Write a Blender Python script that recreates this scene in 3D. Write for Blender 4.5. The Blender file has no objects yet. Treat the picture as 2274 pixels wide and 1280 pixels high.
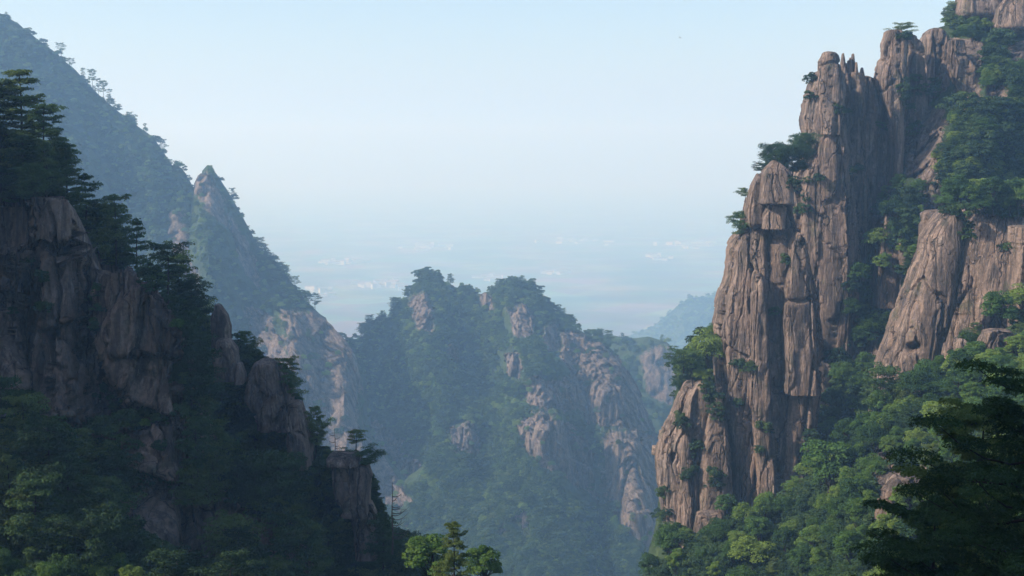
import bpy, math, random
import numpy as np
from mathutils import Vector, Matrix
from mathutils.bvhtree import BVHTree

R = random.Random(7)
NR = np.random.RandomState(7)
C = bpy.context.scene.collection
S = bpy.context.scene

# ------------------------------------------------------------------ camera
W_PX, H_PX = 2274.0, 1280.0
FOV = math.radians(40.0)
F_PX = (W_PX / 2) / math.tan(FOV / 2)
HORIZON_PY = 330.0
PITCH = math.atan((H_PX / 2 - HORIZON_PY) / F_PX)
cam_d = bpy.data.cameras.new('camera')
cam_d.sensor_width = 36.0
cam_d.angle = FOV
cam_d.clip_start, cam_d.clip_end = 0.5, 60000.0
cam = bpy.data.objects.new('camera', cam_d)
C.objects.link(cam)
cam.rotation_euler = (math.pi / 2 - PITCH, 0, 0)
S.camera = cam

# ------------------------------------------------------------------ sky, sun, exposure
SUN_AZ = math.radians(103)      # degrees to the left of the view direction
SUN_EL = math.radians(36)
sun_dir = Vector((-math.sin(SUN_AZ) * math.cos(SUN_EL), math.cos(SUN_AZ) * math.cos(SUN_EL), math.sin(SUN_EL)))
world = bpy.data.worlds.new('World')
S.world = world
world.use_nodes = True
wn = world.node_tree
sky = wn.nodes.new('ShaderNodeTexSky')
sky.sky_type = 'NISHITA'
sky.sun_disc = False
sky.sun_elevation = SUN_EL
sky.sun_rotation = -SUN_AZ
sky.altitude = 1200
sky.air_density = 1.0
sky.dust_density = 4.0
sky.ozone_density = 2.0
bg = wn.nodes['Background']
bg.inputs['Strength'].default_value = 0.13
wn.links.new(sky.outputs[0], bg.inputs['Color'])
sun_d = bpy.data.lights.new('sun', 'SUN')
sun_d.energy = 4.0
sun_d.angle = math.radians(1.2)
sun_d.color = (1.0, 0.92, 0.82)
sun = bpy.data.objects.new('sun', sun_d)
C.objects.link(sun)
sun.rotation_euler = sun_dir.to_track_quat('Z', 'Y').to_euler()
S.view_settings.view_transform = 'Standard'
S.view_settings.look = 'None'
S.view_settings.exposure = 0.68
S.view_settings.gamma = 1.0
S.view_settings.use_curve_mapping = False
cy = S.cycles
cy.max_bounces, cy.diffuse_bounces, cy.glossy_bounces = 10, 2, 1
cy.transmission_bounces, cy.volume_bounces, cy.transparent_max_bounces = 2, 8, 4
cy.use_denoising = True
cy.use_adaptive_sampling = True
cy.adaptive_threshold = 0.015
cy.sample_clamp_indirect = 6.0

PLAIN_Z = -600.0
HAZE_DENSITY = 0.00034


# ------------------------------------------------------------------ photo geometry helpers
CP, SP = math.cos(PITCH), math.sin(PITCH)

def at(px, py, D):
    """World points of photo pixels px, py at forward distance D (arrays or numbers)."""
    px, py, D = (np.asarray(v, float) for v in (px, py, D))
    xc, yc = (px - W_PX / 2) / F_PX, (H_PX / 2 - py) / F_PX
    dx, dy, dz = xc, CP + yc * SP, -SP + yc * CP
    k = D / dy
    return np.stack(np.broadcast_arrays(dx * k, D, dz * k), -1)

def to_px(P):
    """Photo pixels of world points (N,3)."""
    P = np.asarray(P, float)
    fw = P[..., 1] * CP - P[..., 2] * SP
    up = P[..., 1] * SP + P[..., 2] * CP
    return P[..., 0] / fw * F_PX + W_PX / 2, H_PX / 2 - up / fw * F_PX

def ray(px, py):
    v = at(px, py, 100.0)
    return Vector(v).normalized()

def inside(px, py, poly):
    px, py = np.asarray(px, float), np.asarray(py, float)
    res = np.zeros(np.broadcast(px, py).shape, bool)
    n = len(poly)
    for i in range(n):
        x0, y0 = poly[i]; x1, y1 = poly[(i + 1) % n]
        if y0 == y1: continue
        c = ((y0 > py) != (y1 > py)) & (px < (x1 - x0) * (py - y0) / (y1 - y0) + x0)
        res ^= c
    return res


class Raster:
    """Polygons of the photograph drawn once on a coarse grid, for quick look-ups."""
    def __init__(self, polys, depths=None, k=3.0, pad=400):
        self.k, self.pad = k, pad
        nx, ny = int((W_PX + 2 * pad) / k), int((H_PX + 2 * pad) / k)
        self.g = np.full((ny, nx), 1e9)
        X, Y = (np.arange(nx) + 0.5) * k - pad, (np.arange(ny) + 0.5) * k - pad
        for i, poly in enumerate(polys):
            xs = [p[0] for p in poly]; ys = [p[1] for p in poly]
            i0, i1 = (int(np.clip((v + pad) / k, 0, nx)) for v in (min(xs) - k, max(xs) + 2 * k))
            j0, j1 = (int(np.clip((v + pad) / k, 0, ny)) for v in (min(ys) - k, max(ys) + 2 * k))
            if i1 <= i0 or j1 <= j0: continue
            m = inside(X[None, i0:i1], Y[j0:j1, None], poly)
            sub = self.g[j0:j1, i0:i1]; sub[m] = np.minimum(sub[m], depths[i] if depths else 0.0)
    def at(self, x, y):
        i, j = int((x + self.pad) / self.k), int((y + self.pad) / self.k)
        if 0 <= j < self.g.shape[0] and 0 <= i < self.g.shape[1]: return self.g[j, i]
        return 1e9


# ------------------------------------------------------------------ noise
def _h(ix, iy, iz, seed):
    h = (ix.astype(np.int64) * 374761393 + iy.astype(np.int64) * 668265263 + iz.astype(np.int64) * 2147483647 + seed * 974634777) & 0xffffffff
    h = ((h ^ (h >> 13)) * 1274126177) & 0xffffffff
    h = ((h ^ (h >> 16)) * 2246822519) & 0xffffffff
    return ((h ^ (h >> 15)) & 0xffffff) / float(0xffffff)

def vnoise(p, seed=0):
    i = np.floor(p); f = p - i; f = f * f * f * (f * (f * 6 - 15) + 10)
    x, y, z = i[..., 0], i[..., 1], i[..., 2]
    fx, fy, fz = f[..., 0], f[..., 1], f[..., 2]
    def L(a, b, t): return a + (b - a) * t
    return L(L(L(_h(x, y, z, seed), _h(x + 1, y, z, seed), fx), L(_h(x, y + 1, z, seed), _h(x + 1, y + 1, z, seed), fx), fy),
             L(L(_h(x, y, z + 1, seed), _h(x + 1, y, z + 1, seed), fx), L(_h(x, y + 1, z + 1, seed), _h(x + 1, y + 1, z + 1, seed), fx), fy), fz) * 2 - 1

def fbm(p, octaves=4, seed=0, gain=0.5):
    a, s, t = 1.0, 0.0, 0.0
    for o in range(octaves):
        s = s + a * vnoise(p * (2.03 ** o) + o * 17.3, seed + o)
        t += a; a *= gain
    return s / t

def ridged(p, octaves=3, seed=0):
    a, s, t = 1.0, 0.0, 0.0
    for o in range(octaves):
        s = s + a * (1 - 2.2 * np.abs(vnoise(p * (2.1 ** o) + o * 9.1, seed + o)))
        t += a; a *= 0.5
    return s / t

def cells(p, seed=0):
    """Voronoi: distance to the border-ish (F2-F1) and a random value of the nearest cell."""
    i = np.floor(p)
    f1 = np.full(p.shape[:-1], 9.0); f2 = f1.copy(); cid = np.zeros(p.shape[:-1])
    for dx in (-1, 0, 1):
        for dy in (-1, 0, 1):
            for dz in (-1, 0, 1):
                c = i + np.array([dx, dy, dz])
                q = c + np.stack([_h(c[..., 0], c[..., 1], c[..., 2], seed + k) for k in (11, 23, 37)], -1)
                d = np.sqrt(((q - p) ** 2).sum(-1))
                v = _h(c[..., 0], c[..., 1], c[..., 2], seed + 51)
                n = d < f1
                f2 = np.where(n, f1, np.minimum(f2, d)); cid = np.where(n, v, cid); f1 = np.where(n, d, f1)
    return f2 - f1, cid


def facets(p, seed=0, slope=0.9):
    """Broken rock: every cell a tilted flat face of its own level; returns (height, distance to the joint, cell value)."""
    i = np.floor(p); sh = p.shape[:-1]
    f1 = np.full(sh, 9.0); f2 = f1.copy(); cid = np.zeros(sh); bx = np.zeros(p.shape)
    for dx in (-1, 0, 1):
        for dy in (-1, 0, 1):
            for dz in (-1, 0, 1):
                c = i + np.array([dx, dy, dz])
                h = _h(c[..., 0], c[..., 1], c[..., 2], seed + 11)
                q = c + np.stack([h, (h * 7919.0) % 1.0, (h * 104729.0) % 1.0], -1)
                d = np.sqrt(((q - p) ** 2).sum(-1))
                n = d < f1
                f2 = np.where(n, f1, np.minimum(f2, d)); cid = np.where(n, (h * 31337.0) % 1.0, cid); bx = np.where(n[..., None], q, bx); f1 = np.where(n, d, f1)
    sl = np.stack([(cid * 917.0) % 1.0, (cid * 5237.0) % 1.0, (cid * 13331.0) % 1.0], -1) - 0.5
    return (cid - 0.5) * 1.3 + 2 * slope * (sl * (p - bx)).sum(-1), f2 - f1, cid

def broken_rock(P, cs, seed, flute=0.5):
    """Displacement in units of about one metre for jointed, fluted granite."""
    w = 0.16 * fbm(P / (cs * 1.5), 3, seed + 2)[..., None]
    a, ea, ca = facets(P * np.array([1, 1, 0.10]) / (cs * 1.25) + w, seed + 3, 0.75)
    b, eb, cb = facets(P * np.array([1, 1, 0.22]) / (cs * 0.5) + w * 1.5, seed + 5, 0.8)
    fl = np.abs(vnoise(P * np.array([1, 1, 0.05]) / (cs * 0.5), seed + 1)) + 0.5 * np.abs(vnoise(P * np.array([1, 1, 0.07]) / (cs * 0.22), seed + 8))
    big = fbm(P * np.array([1, 1, 0.3]) / (cs * 4.0), 2, seed + 6)
    d = 1.75 * a + 0.62 * b + 1.2 * big + flute * 1.0 * (0.45 - fl)
    d = d - 2.2 * (ea < 0.045) * ((ca * 77) % 1.0 > 0.35) - 0.5 * (eb < 0.07) * ((cb * 57) % 1.0 > 0.5)
    return d + 0.16 * fbm(P / 1.4, 4, seed + 9, 0.6)


# ------------------------------------------------------------------ materials
def new_mat(name):
    m = bpy.data.materials.new(name); m.use_nodes = True
    nt = m.node_tree
    b = nt.nodes['Principled BSDF']
    b.inputs['Specular IOR Level'].default_value = 0.2
    return m, nt, b

def nd(nt, kind, **kw):
    n = nt.nodes.new(kind)
    for k, v in kw.items(): setattr(n, k, v)
    return n

def noise_node(nt, vec, scale, detail=4, rough=0.55):
    n = nd(nt, 'ShaderNodeTexNoise'); n.inputs['Scale'].default_value = scale
    n.inputs['Detail'].default_value = detail; n.inputs['Roughness'].default_value = rough
    nt.links.new(vec, n.inputs['Vector']); return n.outputs['Fac']

def ramp(nt, fac, stops):
    r = nd(nt, 'ShaderNodeValToRGB'); e = r.color_ramp.elements
    while len(e) < len(stops): e.new(0.5)
    for el, (p, c) in zip(e, stops): el.position = p; el.color = (*c, 1) if len(c) == 3 else c
    nt.links.new(fac, r.inputs[0]); return r.outputs[0]

def mix(nt, fac, a, b, mode='MIX'):
    m = nd(nt, 'ShaderNodeMix', data_type='RGBA', blend_type=mode)
    for s, v in ((0, fac), (6, a), (7, b)):
        if isinstance(v, (int, float)): m.inputs[s].default_value = v
        elif isinstance(v, tuple): m.inputs[s].default_value = (*v, 1)
        else: nt.links.new(v, m.inputs[s])
    return m.outputs[2]

def stretched_pos(nt, sc):
    g = nd(nt, 'ShaderNodeNewGeometry')
    v = nd(nt, 'ShaderNodeVectorMath', operation='MULTIPLY'); v.inputs[1].default_value = sc
    nt.links.new(g.outputs['Position'], v.inputs[0]); return v.outputs[0]

def rock_nodes(nt, fine=1.0):
    pos = stretched_pos(nt, (1, 1, 1)); vert = stretched_pos(nt, (1, 1, 0.1)); slant = stretched_pos(nt, (1, 1, 0.4))
    base = ramp(nt, noise_node(nt, slant, 0.10 * fine, 7, 0.70), [(0.32, (0.13, 0.105, 0.094)), (0.45, (0.215, 0.160, 0.130)), (0.56, (0.30, 0.220, 0.176)), (0.70, (0.20, 0.178, 0.165))])
    rust = ramp(nt, noise_node(nt, slant, 0.21 * fine, 5, 0.65), [(0.55, (0, 0, 0)), (0.66, (1, 1, 1))])
    c = mix(nt, mix(nt, 0.5, (0, 0, 0), rust), base, (0.27, 0.18, 0.125))
    stain = ramp(nt, noise_node(nt, vert, 0.40 * fine, 8, 0.72), [(0.47, (0, 0, 0)), (0.57, (1, 1, 1))])
    c = mix(nt, mix(nt, 0.75, (0, 0, 0), stain), c, (0.062, 0.056, 0.055))
    pale = ramp(nt, noise_node(nt, vert, 0.9 * fine, 6, 0.66), [(0.57, (0, 0, 0)), (0.66, (1, 1, 1))])
    c = mix(nt, mix(nt, 0.6, (0, 0, 0), pale), c, (0.45, 0.36, 0.30))
    moss = ramp(nt, noise_node(nt, pos, 0.16 * fine, 8, 0.74), [(0.56, (0, 0, 0)), (0.63, (1, 1, 1))])
    c = mix(nt, mix(nt, 0.55, (0, 0, 0), moss), c, (0.065, 0.078, 0.042))
    grain = ramp(nt, noise_node(nt, pos, 1.5 * fine, 6, 0.75), [(0.3, (0.6, 0.6, 0.6)), (0.7, (1.3, 1.3, 1.3))])
    c = mix(nt, 1.0, c, grain, 'MULTIPLY')
    wv = nd(nt, 'ShaderNodeVectorMath', operation='MULTIPLY_ADD'); wn_ = nd(nt, 'ShaderNodeTexNoise'); wn_.inputs['Scale'].default_value = 0.35 * fine; wn_.inputs['Detail'].default_value = 4
    nt.links.new(pos, wn_.inputs['Vector']); nt.links.new(wn_.outputs['Color'], wv.inputs[0]); wv.inputs[1].default_value = (1.6, 1.6, 1.6); nt.links.new(stretched_pos(nt, (1, 1, 0.13)), wv.inputs[2])
    joints = None
    for sc_, wd_ in ((0.15, 0.022), (0.42, 0.035)):
        vo = nd(nt, 'ShaderNodeTexVoronoi', feature='DISTANCE_TO_EDGE'); vo.inputs['Scale'].default_value = sc_ * fine
        nt.links.new(wv.outputs[0], vo.inputs['Vector'])
        j = ramp(nt, vo.outputs['Distance'], [(0.0, (1, 1, 1)), (wd_, (0, 0, 0))])
        joints = j if joints is None else mix(nt, 0.6, joints, j, 'ADD')
    gate = ramp(nt, noise_node(nt, slant, 0.13 * fine, 3, 0.5), [(0.42, (0, 0, 0)), (0.55, (1, 1, 1))])
    joints = mix(nt, 1.0, joints, gate, 'MULTIPLY')
    c = mix(nt, joints, c, (0.045, 0.040, 0.038))
    h1 = noise_node(nt, slant, 0.9 * fine, 8, 0.72); h2 = noise_node(nt, vert, 1.1 * fine, 6, 0.6)
    add = nd(nt, 'ShaderNodeMath', operation='ADD'); nt.links.new(h1, add.inputs[0]); nt.links.new(h2, add.inputs[1])
    sub = nd(nt, 'ShaderNodeMath', operation='SUBTRACT'); nt.links.new(add.outputs[0], sub.inputs[0]); nt.links.new(joints, sub.inputs[1])
    return c, sub.outputs[0]

def make_rock(name, fine=1.0, bump=1.6):
    m, nt, b = new_mat(name)
    c, h = rock_nodes(nt, fine)
    bp = nd(nt, 'ShaderNodeBump'); bp.inputs['Strength'].default_value = 0.75; bp.inputs['Distance'].default_value = bump
    nt.links.new(h, bp.inputs['Height']); nt.links.new(bp.outputs[0], b.inputs['Normal'])
    nt.links.new(c, b.inputs['Base Color']); b.inputs['Roughness'].default_value = 0.9
    return m

def make_slope(name, fine=1.0, bump=1.0):
    """Mountainside: bare rock where the 'rock' attribute says so, low green growth over soil elsewhere."""
    m, nt, b = new_mat(name)
    c, h = rock_nodes(nt, fine)
    pos = stretched_pos(nt, (1, 1, 1))
    g = ramp(nt, noise_node(nt, pos, 0.25 * fine, 6, 0.65), [(0.3, (0.018, 0.032, 0.016)), (0.5, (0.034, 0.058, 0.024)), (0.7, (0.06, 0.09, 0.03))])
    a = nd(nt, 'ShaderNodeAttribute', attribute_name='rock')
    k = nd(nt, 'ShaderNodeMath', operation='ADD'); k.use_clamp = True
    n = ramp(nt, noise_node(nt, pos, 0.35 * fine, 5, 0.7), [(0.42, (0, 0, 0)), (0.58, (1, 1, 1))])
    e = nd(nt, 'ShaderNodeMath', operation='MULTIPLY_ADD'); e.inputs[1].default_value = 0.5; e.inputs[2].default_value = -0.25
    nt.links.new(n, e.inputs[0])
    nt.links.new(a.outputs['Fac'], k.inputs[0]); nt.links.new(e.outputs[0], k.inputs[1])
    sharp = ramp(nt, k.outputs[0], [(0.42, (0, 0, 0)), (0.58, (1, 1, 1))])
    col = mix(nt, sharp, g, mix(nt, 1.0, c, (0.70, 0.73, 0.76), 'MULTIPLY'))
    bp = nd(nt, 'ShaderNodeBump'); bp.inputs['Strength'].default_value = 0.8; bp.inputs['Distance'].default_value = bump
    nt.links.new(h, bp.inputs['Height']); nt.links.new(bp.outputs[0], b.inputs['Normal'])
    nt.links.new(col, b.inputs['Base Color']); b.inputs['Roughness'].default_value = 0.95
    return m

def make_leaf(name, dark, mid, light, var=0.25):
    m, nt, b = new_mat(name)
    oi = nd(nt, 'ShaderNodeObjectInfo')
    tc = nd(nt, 'ShaderNodeTexCoord')
    n = noise_node(nt, tc.outputs['Object'], 0.55, 3, 0.6)
    s = nd(nt, 'ShaderNodeMath', operation='MULTIPLY_ADD'); s.inputs[1].default_value = var * 2; s.inputs[2].default_value = -var
    nt.links.new(oi.outputs['Random'], s.inputs[0])
    ad = nd(nt, 'ShaderNodeMath', operation='ADD'); ad.use_clamp = True
    nt.links.new(n, ad.inputs[0]); nt.links.new(s.outputs[0], ad.inputs[1])
    col = ramp(nt, ad.outputs[0], [(0.2, dark), (0.5, mid), (0.82, light)])
    nt.links.new(col, b.inputs['Base Color']); b.inputs['Roughness'].default_value = 0.7
    tr = nd(nt, 'ShaderNodeBsdfTranslucent'); nt.links.new(col, tr.inputs['Color'])
    mx = nd(nt, 'ShaderNodeMixShader'); mx.inputs[0].default_value = 0.3
    nt.links.new(b.outputs[0], mx.inputs[1]); nt.links.new(tr.outputs[0], mx.inputs[2])
    nt.links.new(mx.outputs[0], nt.nodes['Material Output'].inputs['Surface'])
    return m

def make_plain(name, col, rough=0.9):
    m, nt, b = new_mat(name)
    pos = stretched_pos(nt, (1, 1, 1))
    c = ramp(nt, noise_node(nt, pos, 3.0, 5, 0.6), [(0.3, tuple(v * 0.65 for v in col)), (0.7, tuple(min(1, v * 1.3) for v in col))])
    nt.links.new(c, b.inputs['Base Color']); b.inputs['Roughness'].default_value = rough
    return m

M_ROCK = make_rock('granite')
M_SLOPE = make_slope('mountainside')
M_SLOPE_FAR = make_slope('far_mountainside', 0.45, 2.5)
M_PINE = make_leaf('pine_needles', (0.028, 0.062, 0.022), (0.055, 0.112, 0.034), (0.115, 0.165, 0.044), 0.42)
M_BROAD = make_leaf('broad_leaves', (0.030, 0.072, 0.020), (0.075, 0.155, 0.030), (0.17, 0.25, 0.046), 0.38)
M_SHRUB = make_leaf('shrub_leaves', (0.022, 0.05, 0.022), (0.042, 0.088, 0.030), (0.085, 0.135, 0.038))
M_BARK = make_plain('bark', (0.034, 0.028, 0.024))
M_DEAD = make_plain('dead_wood', (0.07, 0.062, 0.055))


# ------------------------------------------------------------------ mesh helpers
def mk_mesh(name, V, F, mat, smooth=True):
    me = bpy.data.meshes.new(name)
    V = np.ascontiguousarray(V, dtype=np.float32); F = np.ascontiguousarray(F, dtype=np.int32)
    n, k = F.shape
    me.vertices.add(len(V)); me.vertices.foreach_set('co', V.ravel())
    me.loops.add(n * k); me.loops.foreach_set('vertex_index', F.ravel())
    me.polygons.add(n); me.polygons.foreach_set('loop_start', np.arange(0, n * k, k, dtype=np.int32))
    me.polygons.foreach_set('use_smooth', np.full(n, smooth))
    me.update(calc_edges=True); me.validate()
    me.materials.append(mat)
    return me

def link(name, data, parent=None, **props):
    o = bpy.data.objects.new(name, data); C.objects.link(o)
    if parent is not None: o.parent = parent
    for k, v in props.items():
        if v: o[k] = v
    return o

def grid_faces(nu, nv, wrap=False):
    i = np.arange(nv - 1)[:, None]; j = np.arange(nu if wrap else nu - 1)[None, :]
    j2 = (j + 1) % nu
    return np.stack(np.broadcast_arrays(i * nu + j, i * nu + j2, (i + 1) * nu + j2, (i + 1) * nu + j), -1).reshape(-1, 4)

def vert_normals(P):
    du = np.gradient(P, axis=1); dv = np.gradient(P, axis=0)
    n = np.cross(du, dv)
    return n / (np.linalg.norm(n, axis=-1, keepdims=True) + 1e-9)

SURF = {}          # name -> list of (verts, faces) for ray casting
def remember(key, V, F): SURF.setdefault(key, []).append((V, F))

ROCK_POLY = {}     # group -> list of (polygon in photo pixels, distance)


def smooth_curve(pts, x):
    """Monotone-ish smooth interpolation of columns of pts[:,1:] over pts[:,0]."""
    pts = np.asarray(pts, float)
    out = []
    for k in range(1, pts.shape[1]):
        y = np.interp(x, pts[:, 0], pts[:, k]); out.append(y)
    return out

def mountain(name, crest, bottom, nu, nv, prof=1.0, bumps=(), rock=(), amp=(6, 60), rough=(1.5, 9), cliff=3.0, back=(160, 130), mat=None, seed=0, key=None, rock_default=0.0, relief=(), rock_relief=0.0, cell=9.0, flute=0.6, far=1.0):
    """A mountainside between its crest and its foot, with the slope behind the crest too."""
    crest = [(a, b, c * far) for a, b, c in sorted(crest)]; bottom = [(a, b, c * far) for a, b, c in sorted(bottom)]
    amp, rough, back = [v * far for v in amp], [v * far for v in rough], [v * far for v in back]
    bumps = [(a, b, c, d, e * far) for a, b, c, d, e in bumps]; cliff, cell, rock_relief = cliff * far, cell * far, rock_relief * far
    u = np.linspace(crest[0][0], crest[-1][0], nu)
    cpy, cD = smooth_curve(crest, u); bpy_, bD = smooth_curve(bottom, u)
    t = np.linspace(0, 1, nv)[:, None] ** 1.15
    py = cpy + (bpy_ - cpy) * t
    D = cD + (bD - cD) * (t ** prof)
    px = np.broadcast_to(u, py.shape)
    for bx, by, rx, ry, dD in bumps:
        D = D + dD * np.exp(-((px - bx) / rx) ** 2 - ((py - by) / ry) ** 2) * np.minimum(1, t * 6)
    for poly, dep, edge in list(relief) + [(p, rock_relief, 5.0) for p in rock if rock_relief]:
        m = np.zeros(py.shape)
        if rock_relief and edge == 5.0:          # a cliff stands steeper than the slope around it
            y0, y1 = min(p[1] for p in poly), max(p[1] for p in poly)
            dep = dep * (1.2 - 1.7 * np.clip((py - y0) / (y1 - y0), 0, 1))
        wx, wy = 5 * vnoise(np.stack([px / 23, py / 30, px * 0], -1), seed + 71), 6 * vnoise(np.stack([px / 30, py / 23, px * 0 + 5], -1), seed + 73)
        for ox, oy in ((0, 0), (edge, 0), (-edge, 0), (0, edge * 0.6), (0, -edge * 0.6), (edge / 2, 0), (-edge / 2, 0)):
            m += inside(px + wx + ox, py + wy + oy, poly)
        D = D - dep * m / 7
    P = at(px, py, D)
    mask = np.full(py.shape, rock_default)
    wob = P / 14.0
    jx, jy = 7 * fbm(wob, 3, seed + 91), 9 * fbm(wob + 7, 3, seed + 95)
    for poly in rock:
        m = np.zeros(py.shape)
        for k in (0.0, 5.0, -5.0):
            m += inside(px + jx + k, py + jy + k * 0.6, poly)
        mask = np.maximum(mask, m / 3)
    n = vert_normals(P)
    flip = np.sign((n * -P).sum(-1, keepdims=True)); n = n * flip
    fade = np.minimum(1, t * 5)
    d = amp[0] * fbm(P / amp[1] * np.array([1, 1, 0.6]), 4, seed) * fade * 2 + rough[0] * fbm(P / rough[1], 3, seed + 7) * (0.35 + 0.65 * fade)
    d = d + mask * cliff * broken_rock(P, cell, seed + 3, flute)
    if not rock_default:                         # crags break forward, not along the slope's normal
        n = n * (1 - 0.75 * mask[..., None]) + np.array([0, -0.75, 0]) * mask[..., None]
    P = P + n * d[..., None]
    # back side
    nb = 8
    rows = []
    for k in range(nb, 0, -1):
        q = at(u, cpy, cD); s = k / nb
        q[:, 1] += back[0] * s; q[:, 2] -= back[1] * s ** 1.3
        q[:, 2] += 0.5 * rough[0] * fbm(q / rough[1], 3, seed + 7)
        rows.append(q)
    P = np.concatenate([np.array(rows), P], 0)
    mask = np.concatenate([np.zeros((nb, nu)), mask], 0)
    V = P.reshape(-1, 3); Fc = grid_faces(nu, nv + nb)
    me = mk_mesh(name, V, Fc, mat)
    at_ = me.attributes.new('rock', 'FLOAT', 'POINT'); at_.data.foreach_set('value', mask.ravel().astype(np.float32))
    o = link(name, me, kind='structure')
    remember(key or name, V, Fc)
    return o

def column(parent, name, L, Rr, D, thick, bottom, top=14, nz=110, na=104, flute=0.7, crack=0.8, lean=0.0, seed=0, group=None, mat=None, cs=5.0, sq=0.45, label=None, poly=True, roundb=0, cracks=()):
    """A rock pillar or block: a closed lofted body between two outlines (photo pixels at distance D), fluted and jointed."""
    L = np.asarray(L, float); Rr = np.asarray(Rr, float)
    topy = min(L[0, 1], Rr[0, 1])
    s = np.linspace(0, 1, nz)
    s = 0.35 * s ** 1.8 + 0.65 * s           # denser near the top
    py = topy + (bottom - topy) * s
    lx = np.interp(py, L[:, 1], L[:, 0]); rx = np.interp(py, Rr[:, 1], Rr[:, 0])
    ker = np.ones(3) / 3
    for a in (lx, rx): a[1:-1] = np.convolve(a, ker, 'valid')
    wd = np.maximum(rx - lx, 2.0)
    zq = np.stack([py / 38.0, py * 0 + seed * 3.1, py * 0], -1)
    jig = lambda o: 0.6 * fbm(zq + o, 3, seed + 61) + 0.4 * np.round(1.6 * fbm(zq * 0.8 + o, 2, seed + 67))
    lx = lx + np.minimum(wd * 0.05, 5.0) * jig(0.0); rx = rx + np.minimum(wd * 0.05, 5.0) * jig(40.0)
    if not roundb: top = top * 0.55
    c, hw = (lx + rx) / 2, np.maximum((rx - lx) / 2, 1.0)
    rnd = np.sqrt(np.clip(1 - np.clip(1 - (py - topy) / max(top, 1), 0, 1) ** 2, 0.0, 1))
    if roundb: rnd = rnd * np.sqrt(np.clip(1 - np.clip(1 - (bottom - py) / roundb, 0, 1) ** 2, 0.0, 1))
    mpp = D / F_PX
    Dz = D + lean * (topy - py) / (bottom - topy)      # lean>0: the foot stands nearer
    cen = at(c, py, Dz)
    hwm = hw * mpp * rnd
    # ring angles: most of them on the camera side
    nf = int(na * 0.74)
    ang = np.concatenate([np.linspace(-math.pi * 1.04, 0.04 * math.pi, nf, endpoint=False), np.linspace(0.04 * math.pi, 0.96 * math.pi, na - nf, endpoint=False)])
    ca, sa = np.cos(ang), np.sin(ang)
    xx = np.sign(ca) * np.abs(ca) ** sq; yy = np.sign(sa) * np.abs(sa) ** sq
    th = thick / 2 * rnd * np.clip(0.55 + 0.45 * s, 0, 1)
    P = np.empty((nz, na, 3))
    P[..., 0] = cen[:, None, 0] + hwm[:, None] * xx
    P[..., 1] = cen[:, None, 1] + th[:, None] * yy
    P[..., 2] = cen[:, None, 2]
    nx, ny = np.broadcast_to(xx, (nz, na)), np.broadcast_to(yy, (nz, na))
    q = P + seed * 13.7
    scale = np.minimum(1, hwm / 4.0)[:, None]
    d = (0.45 * crack + 0.35 * flute) * broken_rock(q, cs, seed + 3, 0.35 + 0.6 * flute)
    for pts, w, dep in cracks:
        g = at([a for a, b in pts], [b for a, b in pts], D)
        dist = np.full(P.shape[:2], 1e9)
        for a, b in zip(g[:-1], g[1:]):
            ab = (b - a)[[0, 2]]; ap = P[..., [0, 2]] - a[[0, 2]]
            tt = np.clip((ap @ ab) / (ab @ ab), 0, 1)
            dist = np.minimum(dist, np.linalg.norm(ap - tt[..., None] * ab, axis=-1))
        d = d - dep * np.exp(-(dist / w) ** 2) * (ny < 0.2)
    d = d * scale
    P[..., 0] += nx * d * 0.8; P[..., 1] += ny * d
    P[..., 2] += 0.25 * scale * fbm(q / 3.0, 2, seed + 15) * rnd[:, None]
    V = P.reshape(-1, 3)
    Fq = grid_faces(na, nz, True)[:, ::-1]
    me = mk_mesh(name, V, Fq, mat or M_ROCK)
    o = link(name, me, parent, label=label)
    if group:
        remember(group, V, Fq)
        if poly:
            pl = list(zip(lx, py))[::6] + [(lx[-1], py[-1])] + list(zip(rx, py))[::-1][::6]
            ROCK_POLY.setdefault(group, []).append((pl, D))
    return o


# ------------------------------------------------------------------ haze and plain
def box_mesh(name, lo, hi, mat):
    x0, y0, z0 = lo; x1, y1, z1 = hi
    V = [(x0, y0, z0), (x1, y0, z0), (x1, y1, z0), (x0, y1, z0), (x0, y0, z1), (x1, y0, z1), (x1, y1, z1), (x0, y1, z1)]
    F = [(0, 3, 2, 1), (4, 5, 6, 7), (0, 1, 5, 4), (1, 2, 6, 5), (2, 3, 7, 6), (3, 0, 4, 7)]
    return mk_mesh(name, V, F, mat, False)

EXT = 22000.0
def make_haze():
    m = bpy.data.materials.new('haze_air'); m.use_nodes = True
    nt = m.node_tree; nt.nodes.remove(nt.nodes['Principled BSDF'])
    v = nd(nt, 'ShaderNodeVolumePrincipled')
    v.inputs['Color'].default_value = (0.38, 0.655, 1.0, 1)
    v.inputs['Absorption Color'].default_value = (0.85, 0.85, 0.85, 1)
    v.inputs['Density'].default_value = HAZE_DENSITY
    v.inputs['Anisotropy'].default_value = 0.15
    nt.links.new(v.outputs[0], nt.nodes['Material Output'].inputs['Volume'])
    m.cycles.homogeneous_volume = True
    link('haze', box_mesh('haze', (-EXT - 50, -1500, PLAIN_Z - 3), (EXT + 50, EXT + 50, 320), m), kind='stuff')
make_haze()

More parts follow.
